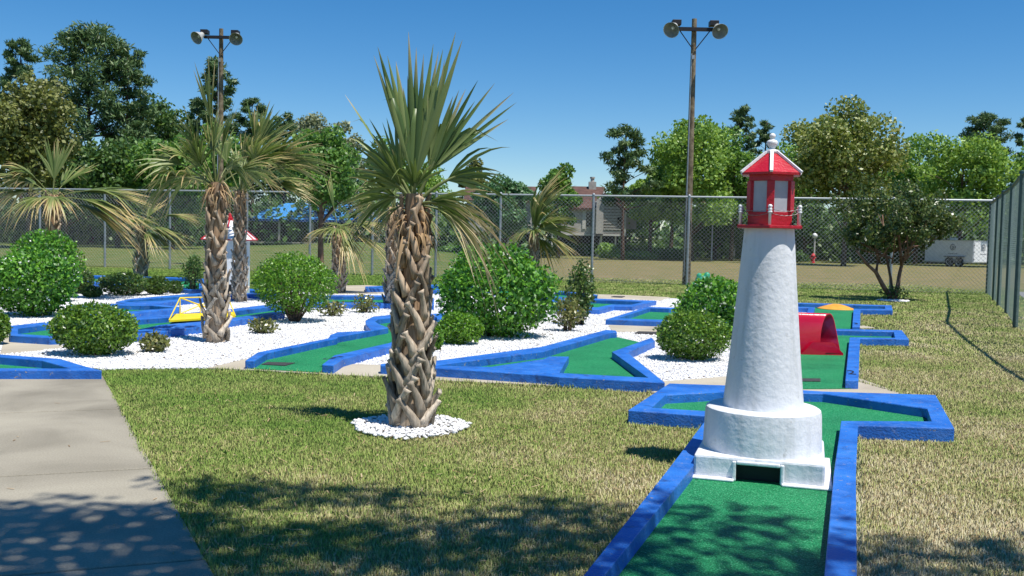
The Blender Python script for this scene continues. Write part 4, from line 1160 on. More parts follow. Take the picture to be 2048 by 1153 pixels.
# ------------------------------------------------------------------ palms
def palm_trunk(t, h, r0, r1, nb, sd, boot_len=.30, top_brown=.55):   # leaf stubs criss-cross on a tapering core
    g = np.random.default_rng(sd)
    V = []; F = []; dry = []

    def quadtube(rows, dv):
        k0 = len(V); n = len(rows[0])
        for row, d in zip(rows, dv):
            V.extend(row); dry.extend([d] * n)
        for i in range(len(rows) - 1):
            for j in range(n):
                F.append((k0 + i * n + j, k0 + i * n + (j + 1) % n, k0 + (i + 1) * n + (j + 1) % n, k0 + (i + 1) * n + j))
        if n == 4:
            F.append(tuple(k0 + (len(rows) - 1) * n + j for j in range(4))); F.append(tuple(k0 + j for j in (3, 2, 1, 0)))
    rows = []; dv = []
    for i in range(13):
        z = -.05 + (h + .1) * i / 12; f = i / 12; r_ = (r0 + (r1 - r0) * f) * .80 * (1 + g.uniform(-.04, .04))
        rows.append([(r_ * math.cos(q), r_ * math.sin(q), z) for q in np.linspace(0, 2 * math.pi, 16, endpoint=False)]); dv.append(min(1, .35 + f))
    quadtube(rows, dv)
    for i in range(nb):
        f = (i + .5) / nb; z0 = -.06 + f * (h - boot_len * .35)
        a0 = i * 2.39996 + g.uniform(-.15, .15)
        sgn = 1 if i % 2 else -1
        L = boot_len * g.uniform(.75, 1.15); lean = sgn * g.uniform(.45, .80) * L / (r0 * 1.2)
        rb = (r0 + (r1 - r0) * f)
        outk = g.uniform(.05, .105) * (r0 / .17) * (1 - .55 * f)
        wb = r0 * g.uniform(.68, .86) * (1 - .3 * f); rows = []; dv = []
        for s in (0, .25, .55, .84, .93, 1.0):
            a = a0 + lean * (s - .4)
            rr = rb * .80 + outk * s ** 1.35
            w_ = wb * (1 - .66 * min(s / .84, 1) ** .75 + (.14 if s > .9 else 0) + (.10 if s > .99 else 0)); th = .040 - .014 * s
            c = np.array([rr * math.cos(a), rr * math.sin(a), z0 + L * s * .93])
            tn = np.array([-math.sin(a), math.cos(a), 0]) * .9 + np.array([0, 0, -.42 * sgn])
            rd = np.array([math.cos(a), math.sin(a), -.25])
            rows.append([c - tn * w_ / 2 + rd * 0, c - tn * w_ * .28 + rd * th, c + tn * w_ * .28 + rd * th, c + tn * w_ / 2 + rd * 0])
            dv.append(np.clip((f - .28) * 1.5 * (1 - .5 * s), 0, 1) * top_brown / .55)
        quadtube(rows, dv)
    obj_np('trunk', V, F, MT['boot'], t, dry=np.clip(dry, 0, 1))


def frond(t, o, az, el, pet, Rr, A, n, droop, wind, dry, sd, mat='frond', roll=0.0, wfac=1.0, sag=.25):
    g = np.random.default_rng(sd)
    o = np.array(o, float)
    d = np.array([math.cos(az) * math.cos(el), math.sin(az) * math.cos(el), math.sin(el)])
    V = []; F = []; DR = []
    pts = []
    for i in range(6):
        s = i / 5; p = o + d * pet * s + np.array([0, 0, -sag * pet * s * s]) + np.array(wind) * .25 * pet * s * s; pts.append(p)
    dd = pts[-1] - pts[-2]; dd /= np.linalg.norm(dd)
    side = np.cross(dd, [0, 0, 1.0])
    if np.linalg.norm(side) < .15: side = np.array([1.0, 0, 0])
    side /= np.linalg.norm(side); nor = np.cross(side, dd)
    side, nor = side * math.cos(roll) + nor * math.sin(roll), nor * math.cos(roll) - side * math.sin(roll)
    # stalk
    for i, p in enumerate(pts):
        w_ = .020 - .009 * i / 5
        V += [p - side * w_, p + nor * w_ * .8, p + side * w_, p - nor * w_ * .5]; DR += [.18] * 4
        if i:
            k = 4 * (i - 1)
            F += [(k + j, k + (j + 1) % 4, k + 4 + (j + 1) % 4, k + 4 + j) for j in range(4)]
    hub = pts[-1]
    T = np.array([0, .22, .45, .68, .86, 1.0]); W = np.array([.35, .9, 1.0, .72, .36, .03])
    for i in range(n):
        th = -A + 2 * A * (i + g.uniform(.2, .8)) / n
        L = Rr * (.72 + .28 * math.cos(th)) * g.uniform(.72, 1.16)
        ld = dd * math.cos(th) + side * math.sin(th) + nor * (.22 * abs(math.sin(th)) + g.normal(0, .06)); ld /= np.linalg.norm(ld)
        wv = -dd * math.sin(th) + side * math.cos(th)
        w0 = Rr * .030 * wfac * g.uniform(.8, 1.15)
        dr = droop * g.uniform(.5, 1.5)
        tipd = np.clip(dry + g.normal(0, .28), 0, 1.2)
        kink = g.uniform() < .12; k = len(V)
        for s, ww in zip(T, W):
            p = hub - dd * .12 * (1 - s) * Rr + ld * L * s + np.array([0, 0, -dr * L * s ** 2.2]) + np.array(wind) * L * s ** 2
            if kink and s > .6: p = p + np.array([0, 0, -(s - .6) * L * 1.1])
            V += [p - wv * w0 * ww, p + nor * w0 * ww * .55, p + wv * w0 * ww]
            v = np.clip((s - 1.0 + .62 * tipd) * 2.6, 0, 1) * (tipd > .05)
            DR += [v] * 3
        for j in range(len(T) - 1):
            q = k + 3 * j
            F += [(q, q + 1, q + 4, q + 3), (q + 1, q + 2, q + 5, q + 4)]
    obj_np('frond', V, F, MT[mat], t, dry=DR)


def skirt(t, o, n, L, sd, spread=.18, r=.1):
    """strands of dry fibre and torn leaf bases hanging below the crown"""
    g = np.random.default_rng(sd); V = []; F = []
    for i in range(n):
        a = g.uniform(0, 6.28); l = L * g.uniform(.4, 1.2); k = len(V)
        p = np.array(o, float) + np.array([math.cos(a) * r, math.sin(a) * r, g.uniform(-.16, .12)])
        u = np.array([math.cos(a), math.sin(a), g.uniform(.1, 1.0)]); wv = np.array([-math.sin(a), math.cos(a), g.normal(0, .3)]); w_ = g.uniform(.004, .014) if i % 4 else g.uniform(.02, .034)
        cur = g.normal(0, .6, 2)
        for s in np.linspace(0, 1, 7):
            q = p + u * spread * (s - .25 * s * s) + np.array([cur[0] * .1 * s * s, cur[1] * .1 * s * s, -l * s ** 2.0])
            V += [q - wv * w_ * (1.05 - s), q + wv * w_ * (1.05 - s)]
        F += [(k + 2 * j, k + 2 * j + 1, k + 2 * j + 3, k + 2 * j + 2) for j in range(6)]
    setting(obj_np('dry_fibre', V, F, MT['dead'], t), 'stuff')


GPALM = 'fan palms of the golf course'


def palm(px, base_py, top_py, label, fr, r0=.17, nb=64, sd=1, h_off=0, mat='frond', fib=60, boot=.3, lean=0, up_=0, taper=.60):
    X, Y = gp(px, base_py)
    h = dp(px, top_py, Y)[2]
    t = thing('palm_tree', label, 'palm tree', (X, Y, 0), 0, GPALM)
    if lean: t.rotation_euler = (0, lean, 0)
    palm_trunk(t, h + up_, r0, r0 * taper, nb, sd, boot)
    o = (0, 0, h - .05 + up_)
    for i, f in enumerate(fr):
        a = dict(pet=.6, Rr=.75, A=1.5, n=28, droop=.3, wind=(.0, 0, 0), dry=.35, roll=0, sag=.25, wfac=1); a.update(f[2])
        frond(t, o, R(f[0]), R(f[1]), a['pet'], a['Rr'], a['A'], a['n'], a['droop'], a['wind'], a['dry'], sd * 100 + i, a.get('mat', mat), a['roll'], a['wfac'], a['sag'])
    if fib: skirt(t, (0, 0, h - .05), fib, .4, sd, .16, r0 * .5)
    return t


# front palm.  azimuth 0 = right, 180 = left, -90 = towards the camera
D = dict
front = [
    (80, 87, D(pet=.32, Rr=1.0, A=.40, n=16, droop=.01, dry=.2, sag=0, roll=.1, wfac=.95)),
    (170, 84, D(pet=.38, Rr=.80, A=.30, n=7, droop=.02, dry=.12, sag=0, roll=-.3, wfac=1.2)),
    (-5, 66, D(pet=.40, Rr=.78, A=.58, n=16, droop=.05, dry=.34, sag=0, roll=1.45, wfac=.92)),
    (6, 48, D(pet=.50, Rr=.60, A=.66, n=10, droop=.40, dry=.3, roll=1.2, wfac=.95)),
    (182, 68, D(pet=.42, Rr=.46, A=1.05, n=17, droop=.12, dry=.04, roll=-1.25, wfac=1.15)),
    (200, 58, D(pet=.30, Rr=.46, A=1.0, n=15, droop=.25, dry=.15, roll=-.95, wfac=1.1)),
    (170, 34, D(pet=.26, Rr=.50, A=1.1, n=12, droop=.5, dry=.7, roll=-.8, wfac=.85)),
    (178, 58, D(pet=.62, Rr=.50, A=.10, n=2, droop=.06, dry=.6, roll=.3, wfac=1.1, sag=0)),
    (165, 48, D(pet=.50, Rr=.45, A=.10, n=2, droop=.55, dry=.3, roll=.3, wfac=1.1, sag=0)),
    (-80, 72, D(pet=.26, Rr=.34, A=1.0, n=11, droop=.25, dry=.06, wfac=1.4)),
    (-20, 22, D(pet=.22, Rr=.58, A=.7, n=11, droop=.66, dry=.95, roll=.9, wfac=.7)),
    (10, 22, D(pet=.28, Rr=.58, A=.8, n=18, droop=.72, dry=1.1, roll=.8, wfac=.75)),
    (-4, 8, D(pet=.20, Rr=.50, A=.8, n=13, droop=.78, dry=1.2, wfac=.7)),
    (168, 6, D(pet=.16, Rr=.40, A=.9, n=10, droop=.78, dry=1.0, wfac=.75)),
]
palm(821, 855, 432, 'front fan palm in its own ring of white chips on the lawn', front, .174, 96, 1, mat='frondg', fib=60, boot=.27, up_=.13, taper=.50)


def crown(n, seed, R0, pet=.8, windx=.22, dry=.55, up=84, low=28, nl=22, extra=(), bias=None):
    g = np.random.default_rng(seed); out = []
    for i in range(n):
        f = i / (n - 1); el = up + (low - up) * f ** .9
        az = math.degrees(i * 2.39996) + g.uniform(-25, 25)
        if bias is not None and i % 2: az = bias + g.uniform(-75, 75)
        out.append((az, el, D(pet=pet * g.uniform(.75, 1.15), Rr=R0 * g.uniform(.78, 1.12), A=g.uniform(.5, .9) if el > 62 else g.uniform(.85, 1.35), n=int(nl * g.uniform(.7, 1.1)), droop=.06 + .62 * f ** .7 * g.uniform(.6, 1.3),
                           wind=(windx * g.uniform(.4, 1.6), 0, 0), dry=dry * (.35 + 1.0 * f) + g.normal(0, .1), roll=g.normal(0, .9), sag=.08 + .22 * f)))
    return out + list(extra)


palm(431, 686, 372, 'tall fan palm in the gravel, nearer one of the paired palms', crown(14, 21, .58, .70, .14, .55, bias=175, extra=[(180, 85, D(pet=1.08, Rr=.70, A=.30, n=9, droop=.02, dry=.5, sag=0, roll=.5)), (160, 68, D(pet=.9, Rr=.66, A=.8, n=18, droop=.2, dry=.4, roll=-1.2))]), .165, 66, 2, fib=60)
palm(479, 605, 385, 'tall fan palm close behind its pair, farther one of the paired palms', crown(15, 22, .82, 1.05, .20, .6, bias=0, extra=[(10, 76, D(pet=1.6, Rr=1.05, A=.7, n=22, droop=.15, dry=.4, roll=1.3)), (-10, 52, D(pet=1.4, Rr=1.05, A=.9, n=24, droop=.4, dry=.55, roll=1.0, wind=(.2, 0, 0)))]), .150, 70, 3, fib=60)
palm(106, 598, 395, 'windswept fan palm behind the big flowering bush at the left', [
    (85, 82, D(pet=.55, Rr=.85, A=.6, n=20, droop=.03, dry=.35, sag=0)), (60, 60, D(pet=.6, Rr=.85, A=.8, n=24, droop=.15, dry=.4)),
    (8, 30, D(pet=.80, Rr=1.15, A=.62, n=28, droop=.32, dry=.7, wind=(.3, 0, 0))), (-8, 14, D(pet=.75, Rr=1.15, A=.62, n=28, droop=.36, dry=.8, wind=(.3, 0, 0))), (5, 2, D(pet=.6, Rr=1.1, A=.85, n=30, droop=.45, dry=.8, wind=(.25, 0, 0))),
    (172, 48, D(pet=.75, Rr=1.0, A=.9, n=28, droop=.5, dry=.7)), (188, 30, D(pet=.65, Rr=.85, A=.8, n=22, droop=.7, dry=.8)), (200, 60, D(pet=.8, Rr=.9, A=.8, n=24, droop=.5, dry=.6)),
    (-60, 20, D(pet=.4, Rr=.7, A=1.2, n=24, droop=.7, dry=.8)), (-120, 15, D(pet=.4, Rr=.7, A=1.2, n=24, droop=.8, dry=.7)), (120, 35, D(pet=.6, Rr=.8, A=1.2, n=24, droop=.4, dry=.6))], .185, 60, 4, fib=70)
palm(282, 556, 455, 'small windswept fan palm standing behind the low bushes', [
    (10, 42, D(pet=1.0, Rr=.95, A=.9, n=26, droop=.42, dry=.65, wind=(.3, 0, 0))), (-10, 20, D(pet=.5, Rr=.95, A=1.1, n=28, droop=.5, dry=.6, wind=(.3, 0, 0))), (15, 8, D(pet=.4, Rr=.95, A=1.0, n=26, droop=.6, dry=.75, wind=(.3, 0, 0))),
    (-80, 55, D(pet=.35, Rr=.7, A=1.4, n=28, droop=.5, dry=.2, wind=(.3, 0, 0))), (150, 50, D(pet=.4, Rr=.7, A=1.2, n=26, droop=.5, dry=.3, wind=(.3, 0, 0))), (70, 60, D(pet=.7, Rr=.9, A=.5, n=12, droop=.1, dry=.7)), (-30, -10, D(pet=.3, Rr=.8, A=1.0, n=24, droop=.6, dry=.9, wind=(.2, 0, 0)))], .20, 56, 5, fib=30)
palm(676, 587, 462, 'fan palm in front of the pavilion, right of the round tree', [
    (20, 62, D(pet=.6, Rr=.95, A=1.0, n=26, droop=.2, dry=.45, wind=(.1, 0, 0))), (-10, 40, D(pet=.55, Rr=.9, A=1.2, n=28, droop=.5, dry=.6, wind=(.2, 0, 0))), (0, 10, D(pet=.4, Rr=.9, A=1.1, n=26, droop=.7, dry=.85, wind=(.15, 0, 0))),
    (150, 75, D(pet=.8, Rr=.8, A=.25, n=8, droop=.02, dry=.7, sag=0)), (-90, 30, D(pet=.4, Rr=.75, A=1.3, n=26, droop=.6, dry=.5)), (170, 25, D(pet=.4, Rr=.7, A=1.2, n=22, droop=.7, dry=.8)), (90, 40, D(pet=.5, Rr=.8, A=1.2, n=24, droop=.5, dry=.5)), (-40, -15, D(pet=.3, Rr=.8, A=1.0, n=22, droop=.7, dry=.9))], .185, 64, 6, fib=40)
palm(1066, 574, 470, 'narrow windswept fan palm behind the largest flowering bush', [
    (80, 84, D(pet=.8, Rr=1.55, A=.40, n=20, droop=.22, dry=.5, sag=0, roll=.2, wind=(.34, 0, 0))), (150, 82, D(pet=.6, Rr=1.4, A=.45, n=20, droop=.20, dry=.5, sag=0, roll=-.2, wind=(.42, 0, 0))), (60, 80, D(pet=.7, Rr=1.2, A=.6, n=18, droop=.3, dry=.6, sag=0, roll=.8, wind=(.3, 0, 0))), (-60, 78, D(pet=.4, Rr=1.2, A=.6, n=20, droop=.25, dry=.35, sag=0, wind=(.15, 0, 0))), (10, 55, D(pet=.5, Rr=1.1, A=.8, n=26, droop=.35, dry=.45, roll=1.2, wind=(.2, 0, 0))), (-30, 60, D(pet=.5, Rr=1.0, A=.9, n=26, droop=.3, dry=.3, wind=(.1, 0, 0))),
    (5, 10, D(pet=.4, Rr=1.0, A=.9, n=26, droop=.6, dry=.8, wind=(.1, 0, 0))), (-100, 40, D(pet=.4, Rr=.8, A=1.1, n=26, droop=.6, dry=.5)), (180, 30, D(pet=.3, Rr=.7, A=1.0, n=22, droop=.7, dry=.7)), (40, -10, D(pet=.3, Rr=.9, A=.9, n=22, droop=.7, dry=.9))], .18, 56, 7, fib=30)
palm(785, 617, 420, 'fan palm half hidden directly behind the front palm', crown(11, 27, .70, .62, -.10, .6, up=85, low=5, bias=180), .185, 66, 8, fib=50)

# ------------------------------------------------------------------ far buildings
# townhouse with the grey gable
HY = 80.0
def BX(px): return dp(px, 505, HY)[0]
def BZ(px, py): return dp(px, py, HY)[2]
zg = 0.0
bx0, bx1 = BX(1190), BX(1246)
t = thing('house', 'grey clapboard house with steep brown roof and chimney beyond the fence', 'house', (BX(1200), HY, 0), 0, 'townhouses beyond the field')
o = Vector((BX(1200), HY, 0)); X_ = lambda px: BX(px) - o.x
zu0, zu1 = BZ(1200, 472), BZ(1200, 398)
# gabled bay facing the camera: front wall pentagon
x0, x1 = X_(1188), X_(1247); xm = X_(1203)
zpk = BZ(1205, 392); ze = BZ(1240, 425)
b = MB(); poly = [(x0, zu0), (x1, zu0), (x1, ze), (xm, zpk), (x0, BZ(1190, 405))]
V = [(x, -1.2, z) for x, z in poly] + [(x, 4, z) for x, z in poly]; n_ = 5
b.add(V, [tuple(range(5)), tuple(range(9, 4, -1))] + [(i, 5 + i, 5 + (i + 1) % 5, (i + 1) % 5) for i in range(5)])
wl = b.build('gable_wall', MT['siding'], t)
b = MB()
zz = zu0 + .22
while zz < zpk - .3:
    xr = x1 - .03 if zz < ze else x1 + (xm - x1) * (zz - ze) / (zpk - ze) - .05
    xl = X_(1203) - .0
    b.box(((xl + xr) / 2, -1.215, zz), (xr - xl, .03, .03)); zz += .24
b.build('clapboard_edges', MT['shadewall'], wl)
b = MB(); b.box(((x0 + X_(1202)) / 2, -1.25, (zu0 + BZ(1195, 400)) / 2), (X_(1202) - x0, .06, BZ(1195, 400) - zu0)); b.build('pale_side_panel', MT['sidel'], wl)
b = MB(); b.box((x1 - .06, -1.24, (zu0 + ze) / 2), (.12, .06, ze - zu0)); b.box(((x0 + x1) / 2, -1.24, zu0 + .08), (x1 - x0, .08, .14)); b.box(((x0 + x1) / 2, -1.24, BZ(1220, 459)), (x1 - x0, .05, .05)); b.build('trim_board', MT['trim'], wl)
b = MB(); b.box((X_(1236), -1.24, BZ(1236, 447)), (.5, .05, .95)); b.build('window', MT['glass'], wl)
# gable roof slabs
def slab(b, p0, p1, depth0, depth1, th=.16):
    (xa, za), (xb, zb) = p0, p1
    V = [(xa, depth0, za), (xb, depth0, zb), (xb, depth1, zb), (xa, depth1, za), (xa, depth0, za + th), (xb, depth0, zb + th), (xb, depth1, zb + th), (xa, depth1, za + th)]
    b.add(V, [(3, 2, 1, 0), (4, 5, 6, 7), (0, 1, 5, 4), (1, 2, 6, 5), (2, 3, 7, 6), (3, 0, 4, 7)])
b = MB(); slab(b, (xm, zpk), (x1 + .7, ze - .40), -1.6, 4); b.build('roof', MT['roof'], t)
# main block: long roof sloping towards the camera
xa, xb = X_(1120), X_(1216)
zr = BZ(1190, 372); zev = BZ(1160, 420)
b = MB()
V = [(xa, -.6, zev), (X_(1190), -.6, zev), (xb, 4.4, zr), (xa, 4.4, zr), (xa, 9.4, zev), (X_(1240), 9.4, zev)]
V2 = [(x, y, z + .15) for x, y, z in V]
b.add(V + V2, [(0, 1, 2, 3), (9, 8, 7, 6), (3, 2, 5, 4), (10, 11, 8, 9), (0, 6, 7, 1), (1, 7, 8, 2), (2, 8, 11, 5), (3, 4, 10, 9), (0, 3, 9, 6), (4, 5, 11, 10)])
b.build('main_roof', MT['roof'], t)
b = MB(); b.add([(X_(1192), -.4, zev), (X_(1240), 9.2, zev), (xb - .05, 4.4, zr - .05), (X_(1192), 4.4, zev)], [(0, 1, 2), (0, 2, 3), (1, 3, 2)]); b.build('gable_end', MT['trim'], t)
b = MB(); b.box(((xa + X_(1188)) / 2, 3, (zu0 + zev) / 2), (X_(1188) - xa, 6.6, zev - zu0)); b.build('upper_wall', MT['siding'], t)
for pxx in (1175,):
    b = MB(); b.box((X_(pxx), -.32, BZ(pxx, 440)), (.7, .05, 1.1)); b.build('window', MT['glass'], t)
b = MB(); b.box((X_(1166), -.33, BZ(1166, 440)), (.28, .08, 1.5)); b.box(((xa + X_(1188)) / 2, -.33, zu0 + .05), (X_(1188) - xa, .08, .12)); b.build('corner_trim', MT['trim'], t)
b = MB(); b.box((X_(1189), 4.0, zr + .16), (.62, .6, .75)); b.lathe([(.16, zr + .5), (.16, zr + .8), (.22, zr + .82), (.22, zr + .95)], 10, (X_(1189), 4, 0)); b.build('chimney', MT['siding'], t)
# wing to the right with pale wall
b = MB(); b.box((X_(1262), 3, BZ(1262, 440)), (X_(1272) - X_(1248), 4, 1.5)); b.build('side_wing', MT['siding'], t)
b = MB(); slab(b, (X_(1228), BZ(1228, 396)), (X_(1282), BZ(1282, 432)), .6, 5.2); b.build('wing_roof', MT['roof'], t)
# carport level under the house: back wall, pillars
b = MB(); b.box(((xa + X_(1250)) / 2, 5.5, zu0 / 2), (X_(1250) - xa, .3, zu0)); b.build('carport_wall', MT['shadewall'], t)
for pxx in (1200, 1228):
    b = MB(); b.box((X_(pxx), -.9, zu0 / 2), (.12, .12, zu0)); b.build('carport_post', MT['trim'], t)
b = MB(); b.add([(X_(1190), -.8, 0), (X_(1199), -.8, 0), (X_(1199), -.8, zu0), (X_(1190), -.6, 0), (X_(1199), -.6, 0), (X_(1199), -.6, zu0)], [(0, 1, 2), (5, 4, 3), (0, 3, 4, 1), (1, 4, 5, 2), (2, 5, 3, 0)]); b.build('sloped_brace_wall', MT['sidel'], t)

def townhouse(pxa, pxb, label, roof_py, bal, Y=82.0):
    o = Vector((dp((pxa + pxb) / 2, 505, Y)[0], Y, 0)); o.z = float(terr(o.x, Y))
    t = thing('house', label, 'house', o, 0, 'townhouses beyond the field')
    XX = lambda px: dp(px, 505, Y)[0] - o.x
    ZZ = lambda px, py: dp(px, py, Y)[2] - o.z
    xa, xb = XX(pxa), XX(pxb); pm = (pxa + pxb) / 2
    zf = ZZ(pm, bal[3]); ze = ZZ(pm, roof_py + 34); zr = ZZ(pm, roof_py)
    b = MB(); b.box(((xa + xb) / 2, 3.5, (zf + ze) / 2), (xb - xa, 7, ze - zf)); b.build('upper_wall', MT['siding'], t)
    b = MB(); b.add([(xa - .4, -.5, ze), (xb + .4, -.5, ze), (xb + .4, 3.5, zr), (xa - .4, 3.5, zr), (xb + .4, 7.5, ze), (xa - .4, 7.5, ze)], [(0, 1, 2, 3), (3, 2, 4, 5), (0, 5, 4, 1), (1, 4, 2), (0, 3, 5)]); b.build('roof', MT['roof'], t)
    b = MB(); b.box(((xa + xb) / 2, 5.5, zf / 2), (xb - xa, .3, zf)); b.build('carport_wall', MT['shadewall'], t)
    px0, px1, y0, y1 = bal
    zb0, zb1 = ZZ(pm, y1), ZZ(pm, y0)
    b = MB(); b.box(((XX(px0) + XX(px1)) / 2, -1.2, (zb0 + zb1) / 2), (XX(px1) - XX(px0), .1, zb1 - zb0)); b.box(((XX(px0) + XX(px1)) / 2, -.6, zb0 + .06), (XX(px1) - XX(px0) - .1, 1.1, .1)); b.build('balcony', MT['sidel'], t)
    b = MB(); b.box(((XX(px0) + XX(px1)) / 2, -1.26, zb1), (XX(px1) - XX(px0) + .06, .16, .07)); b.build('balcony_rail', MT['trim'], t)
    for pxx in (px0 + (px1 - px0) * .35, px1 - 3):
        b = MB(); b.box((XX(pxx), -1.0, zb0 / 2), (.13, .13, zb0)); b.build('post', MT['trim'], t)
    xc = XX(px0 + (px1 - px0) * .35)
    b = MB(); b.add([(xc - .45, -1.0, 0), (xc - .07, -1.0, 0), (xc - .07, -1.0, zb0), (xc - .45, -.8, 0), (xc - .07, -.8, 0), (xc - .07, -.8, zb0)], [(0, 1, 2), (5, 4, 3), (0, 3, 4, 1), (1, 4, 5, 2), (2, 5, 3, 0)]); b.build('sloped_brace_wall', MT['sidel'], t)
    for k in range(3):
        xx = xa + (xb - xa) * (k + .5) / 3
        b = MB(); b.box((xx, -.02, (zf + ze) / 2 + .2), (.8, .06, 1.1)); b.build('window', MT['glass'], t)


townhouse(935, 1062, 'house with pale balcony front, mostly hidden behind the blue green tree', 368, (960, 1019, 455, 466))
townhouse(1420, 1640, 'house with pale balcony showing left of the lighthouse tower', 400, (1444, 1498, 468, 478))

# pavilion with blue roof
Y = 84.0
X = dp(640, 487, Y)[0]; gz = float(terr(X, Y)); s = FPX / Y
t = thing('pavilion', 'open picnic pavilion with bright blue hipped metal roof', 'pavilion', (X, Y, gz))
wv = 270 / s; dv = 7.0; ze = dp(640, 441, Y)[2] - gz; zr = dp(640, 408, Y)[2] - gz
b = MB(); hw = wv / 2
b.add([(-hw, -dv / 2, ze), (hw, -dv / 2, ze), (hw, dv / 2, ze), (-hw, dv / 2, ze), (-hw * .5, 0, zr), (hw * .5, 0, zr)], [(0, 1, 5, 4), (1, 2, 5), (2, 3, 4, 5), (3, 0, 4), (3, 2, 1, 0)]); rf = b.build('roof', MT['bluemetal'], t)
b = MB()
for y in (-1, 1): b.box((0, y * dv / 2, ze - .11), (wv, .1, .2))
for x in (-1, 1): b.box((x * hw, 0, ze - .11), (.1, dv - .12, .2))
b.build('fascia', MT['bluetrim'], rf)
for k in range(5):
    for y in (-1, 1):
        b = MB(); b.box((-hw + .3 + (wv - .6) * k / 4, y * (dv / 2 - .3), ze / 2 - .1), (.16, .16, ze - .1)); b.build('post', MT['siding'], t)
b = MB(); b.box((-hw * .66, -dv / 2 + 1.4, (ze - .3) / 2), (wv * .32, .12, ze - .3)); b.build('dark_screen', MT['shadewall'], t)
b = MB(); b.box((0, 0, .04), (wv, dv, .1)); b.build('slab', MT['path'], t)
for k, (px, lab, yo) in enumerate(((640, 'wooden picnic table at the left post of the pavilion', -4.6), (712, 'dark picnic table under the right half of the pavilion', -1.5), (748, 'picnic table at the far right of the pavilion', -1.0))):
    xx = dp(px, 487, Y + yo)[0]; z_ = float(terr(xx, Y + yo)) + (.09 if yo > -3 else 0)
    tt = thing('picnic_table', lab, 'table', (xx, Y + yo, z_), 0, 'picnic tables at the pavilion')
    b = MB(); b.box((0, 0, .75), (2.0, .75, .06)); b.build('tabletop', MT['sidel'], tt)
    for sy in (-1, 1):
        b = MB(); b.box((0, sy * .72, .45), (2.0, .26, .05)); b.build('bench', MT['sidel'], tt)
    for sx in (-1, 1):
        b = MB(); b.box((sx * .7, 0, .40), (.08, 1.5, .08)); b.tube([(sx * .7, -.5, 0), (sx * .7, -.2, .72)], .045, 4); b.tube([(sx * .7, .5, 0), (sx * .7, .2, .72)], .045, 4); b.build('leg_frame', MT['shadewall'], tt)

# cargo trailer
Y = 72.0; s = FPX / Y
q = dp(1914, 530, Y); X = q[0]
t = thing('cargo_trailer', 'white enclosed cargo trailer with twin axle parked beyond the field', 'trailer', (X, Y, 0), R(-59))
L_t, W_t, zb_, zt_ = 3.95, 2.15, .32, 1.88
b = MB(); b.box((0, 0, (zb_ + zt_) / 2), (L_t, W_t, zt_ - zb_)); body = b.build('body', MT['trailer'], t, bevel=.05)
b = MB(); b.box((0, 0, zt_ + .02), (L_t + .04, W_t + .04, .07)); b.box((0, -W_t / 2 - .012, zb_ + .04), (L_t, .03, .1)); b.build('trim_rail', MT['alu'], t)
b = MB(); b.box((L_t / 2 + .015, 0, (zb_ + zt_) / 2), (.03, W_t - .12, zt_ - zb_ - .14)); dr = b.build('rear_door', MT['wpaint'], t)
b = MB()
for z in (.6, 1.1, 1.6): b.box((L_t / 2 + .04, -W_t / 2 + .05, z), (.03, .12, .05))
b.build('hinges', MT['dsteel'], dr)
b = MB(); b.box((-.3, .0, zt_ + .14), (.5, .45, .2)); b.build('roof_vent', MT['wpaint'], t, bevel=.03)
for x in (.15, .92):
    b = MB(); m = Matrix.Translation((x, -W_t / 2 - .03, .34)) @ Matrix.Rotation(R(90), 4, 'X'); b.lathe([(.2, -.1), (.33, -.1), (.34, .1), (.2, .1)], 20, m=m)
    wh = b.build('wheel', MT['tyre'], t)
    b = MB(); b.lathe([(.19, -.09), (.19, .11), (.08, .07), (0, .07)], 16, m=m); b.build('rim', MT['alu'], wh)
b = MB(); b.box((.53, -W_t / 2 - .06, .74), (1.6, .2, .05)); b.build('fender', MT['dsteel'], t)
for face in (0, 1):
    if face == 0: mm = Matrix.Translation((.35, -W_t / 2 - .012, 1.42)) @ Matrix.Rotation(R(90), 4, 'X')
    else: mm = Matrix.Translation((L_t / 2 + .036, .05, 1.42)) @ Matrix.Rotation(R(90), 4, 'Z') @ Matrix.Rotation(R(90), 4, 'X')
    b = MB(); b.lathe([(.17, -.005), (.17, .005), (.24, .005), (.24, -.005), (.17, -.005)], 20, m=mm, caps=False)
    V = [mm @ Vector(p) for p in ((-.12, -.1, .004), (.05, -.14, .004), (.13, .02, .004), (.02, .12, .004), (-.09, .06, .004))]; b.add(V, [(0, 1, 2, 3, 4)])
    for k in range(5):
        V = [mm @ Vector((-.34 + k * .15 + dx, -.50 + dy_, .004)) for dx, dy_ in ((0, 0), (.1, 0), (.1, .06), (0, .06))]; b.add(V, [(0, 1, 2, 3)])
    b.build('emblem', MT['emblem'], body)
b = MB(); b.tube([(-L_t / 2, -.5, .4), (-L_t / 2 - .9, 0, .4)], .04, 6); b.tube([(-L_t / 2, .5, .4), (-L_t / 2 - .9, 0, .4)], .04, 6); b.build('tow_frame', MT['dsteel'], t)

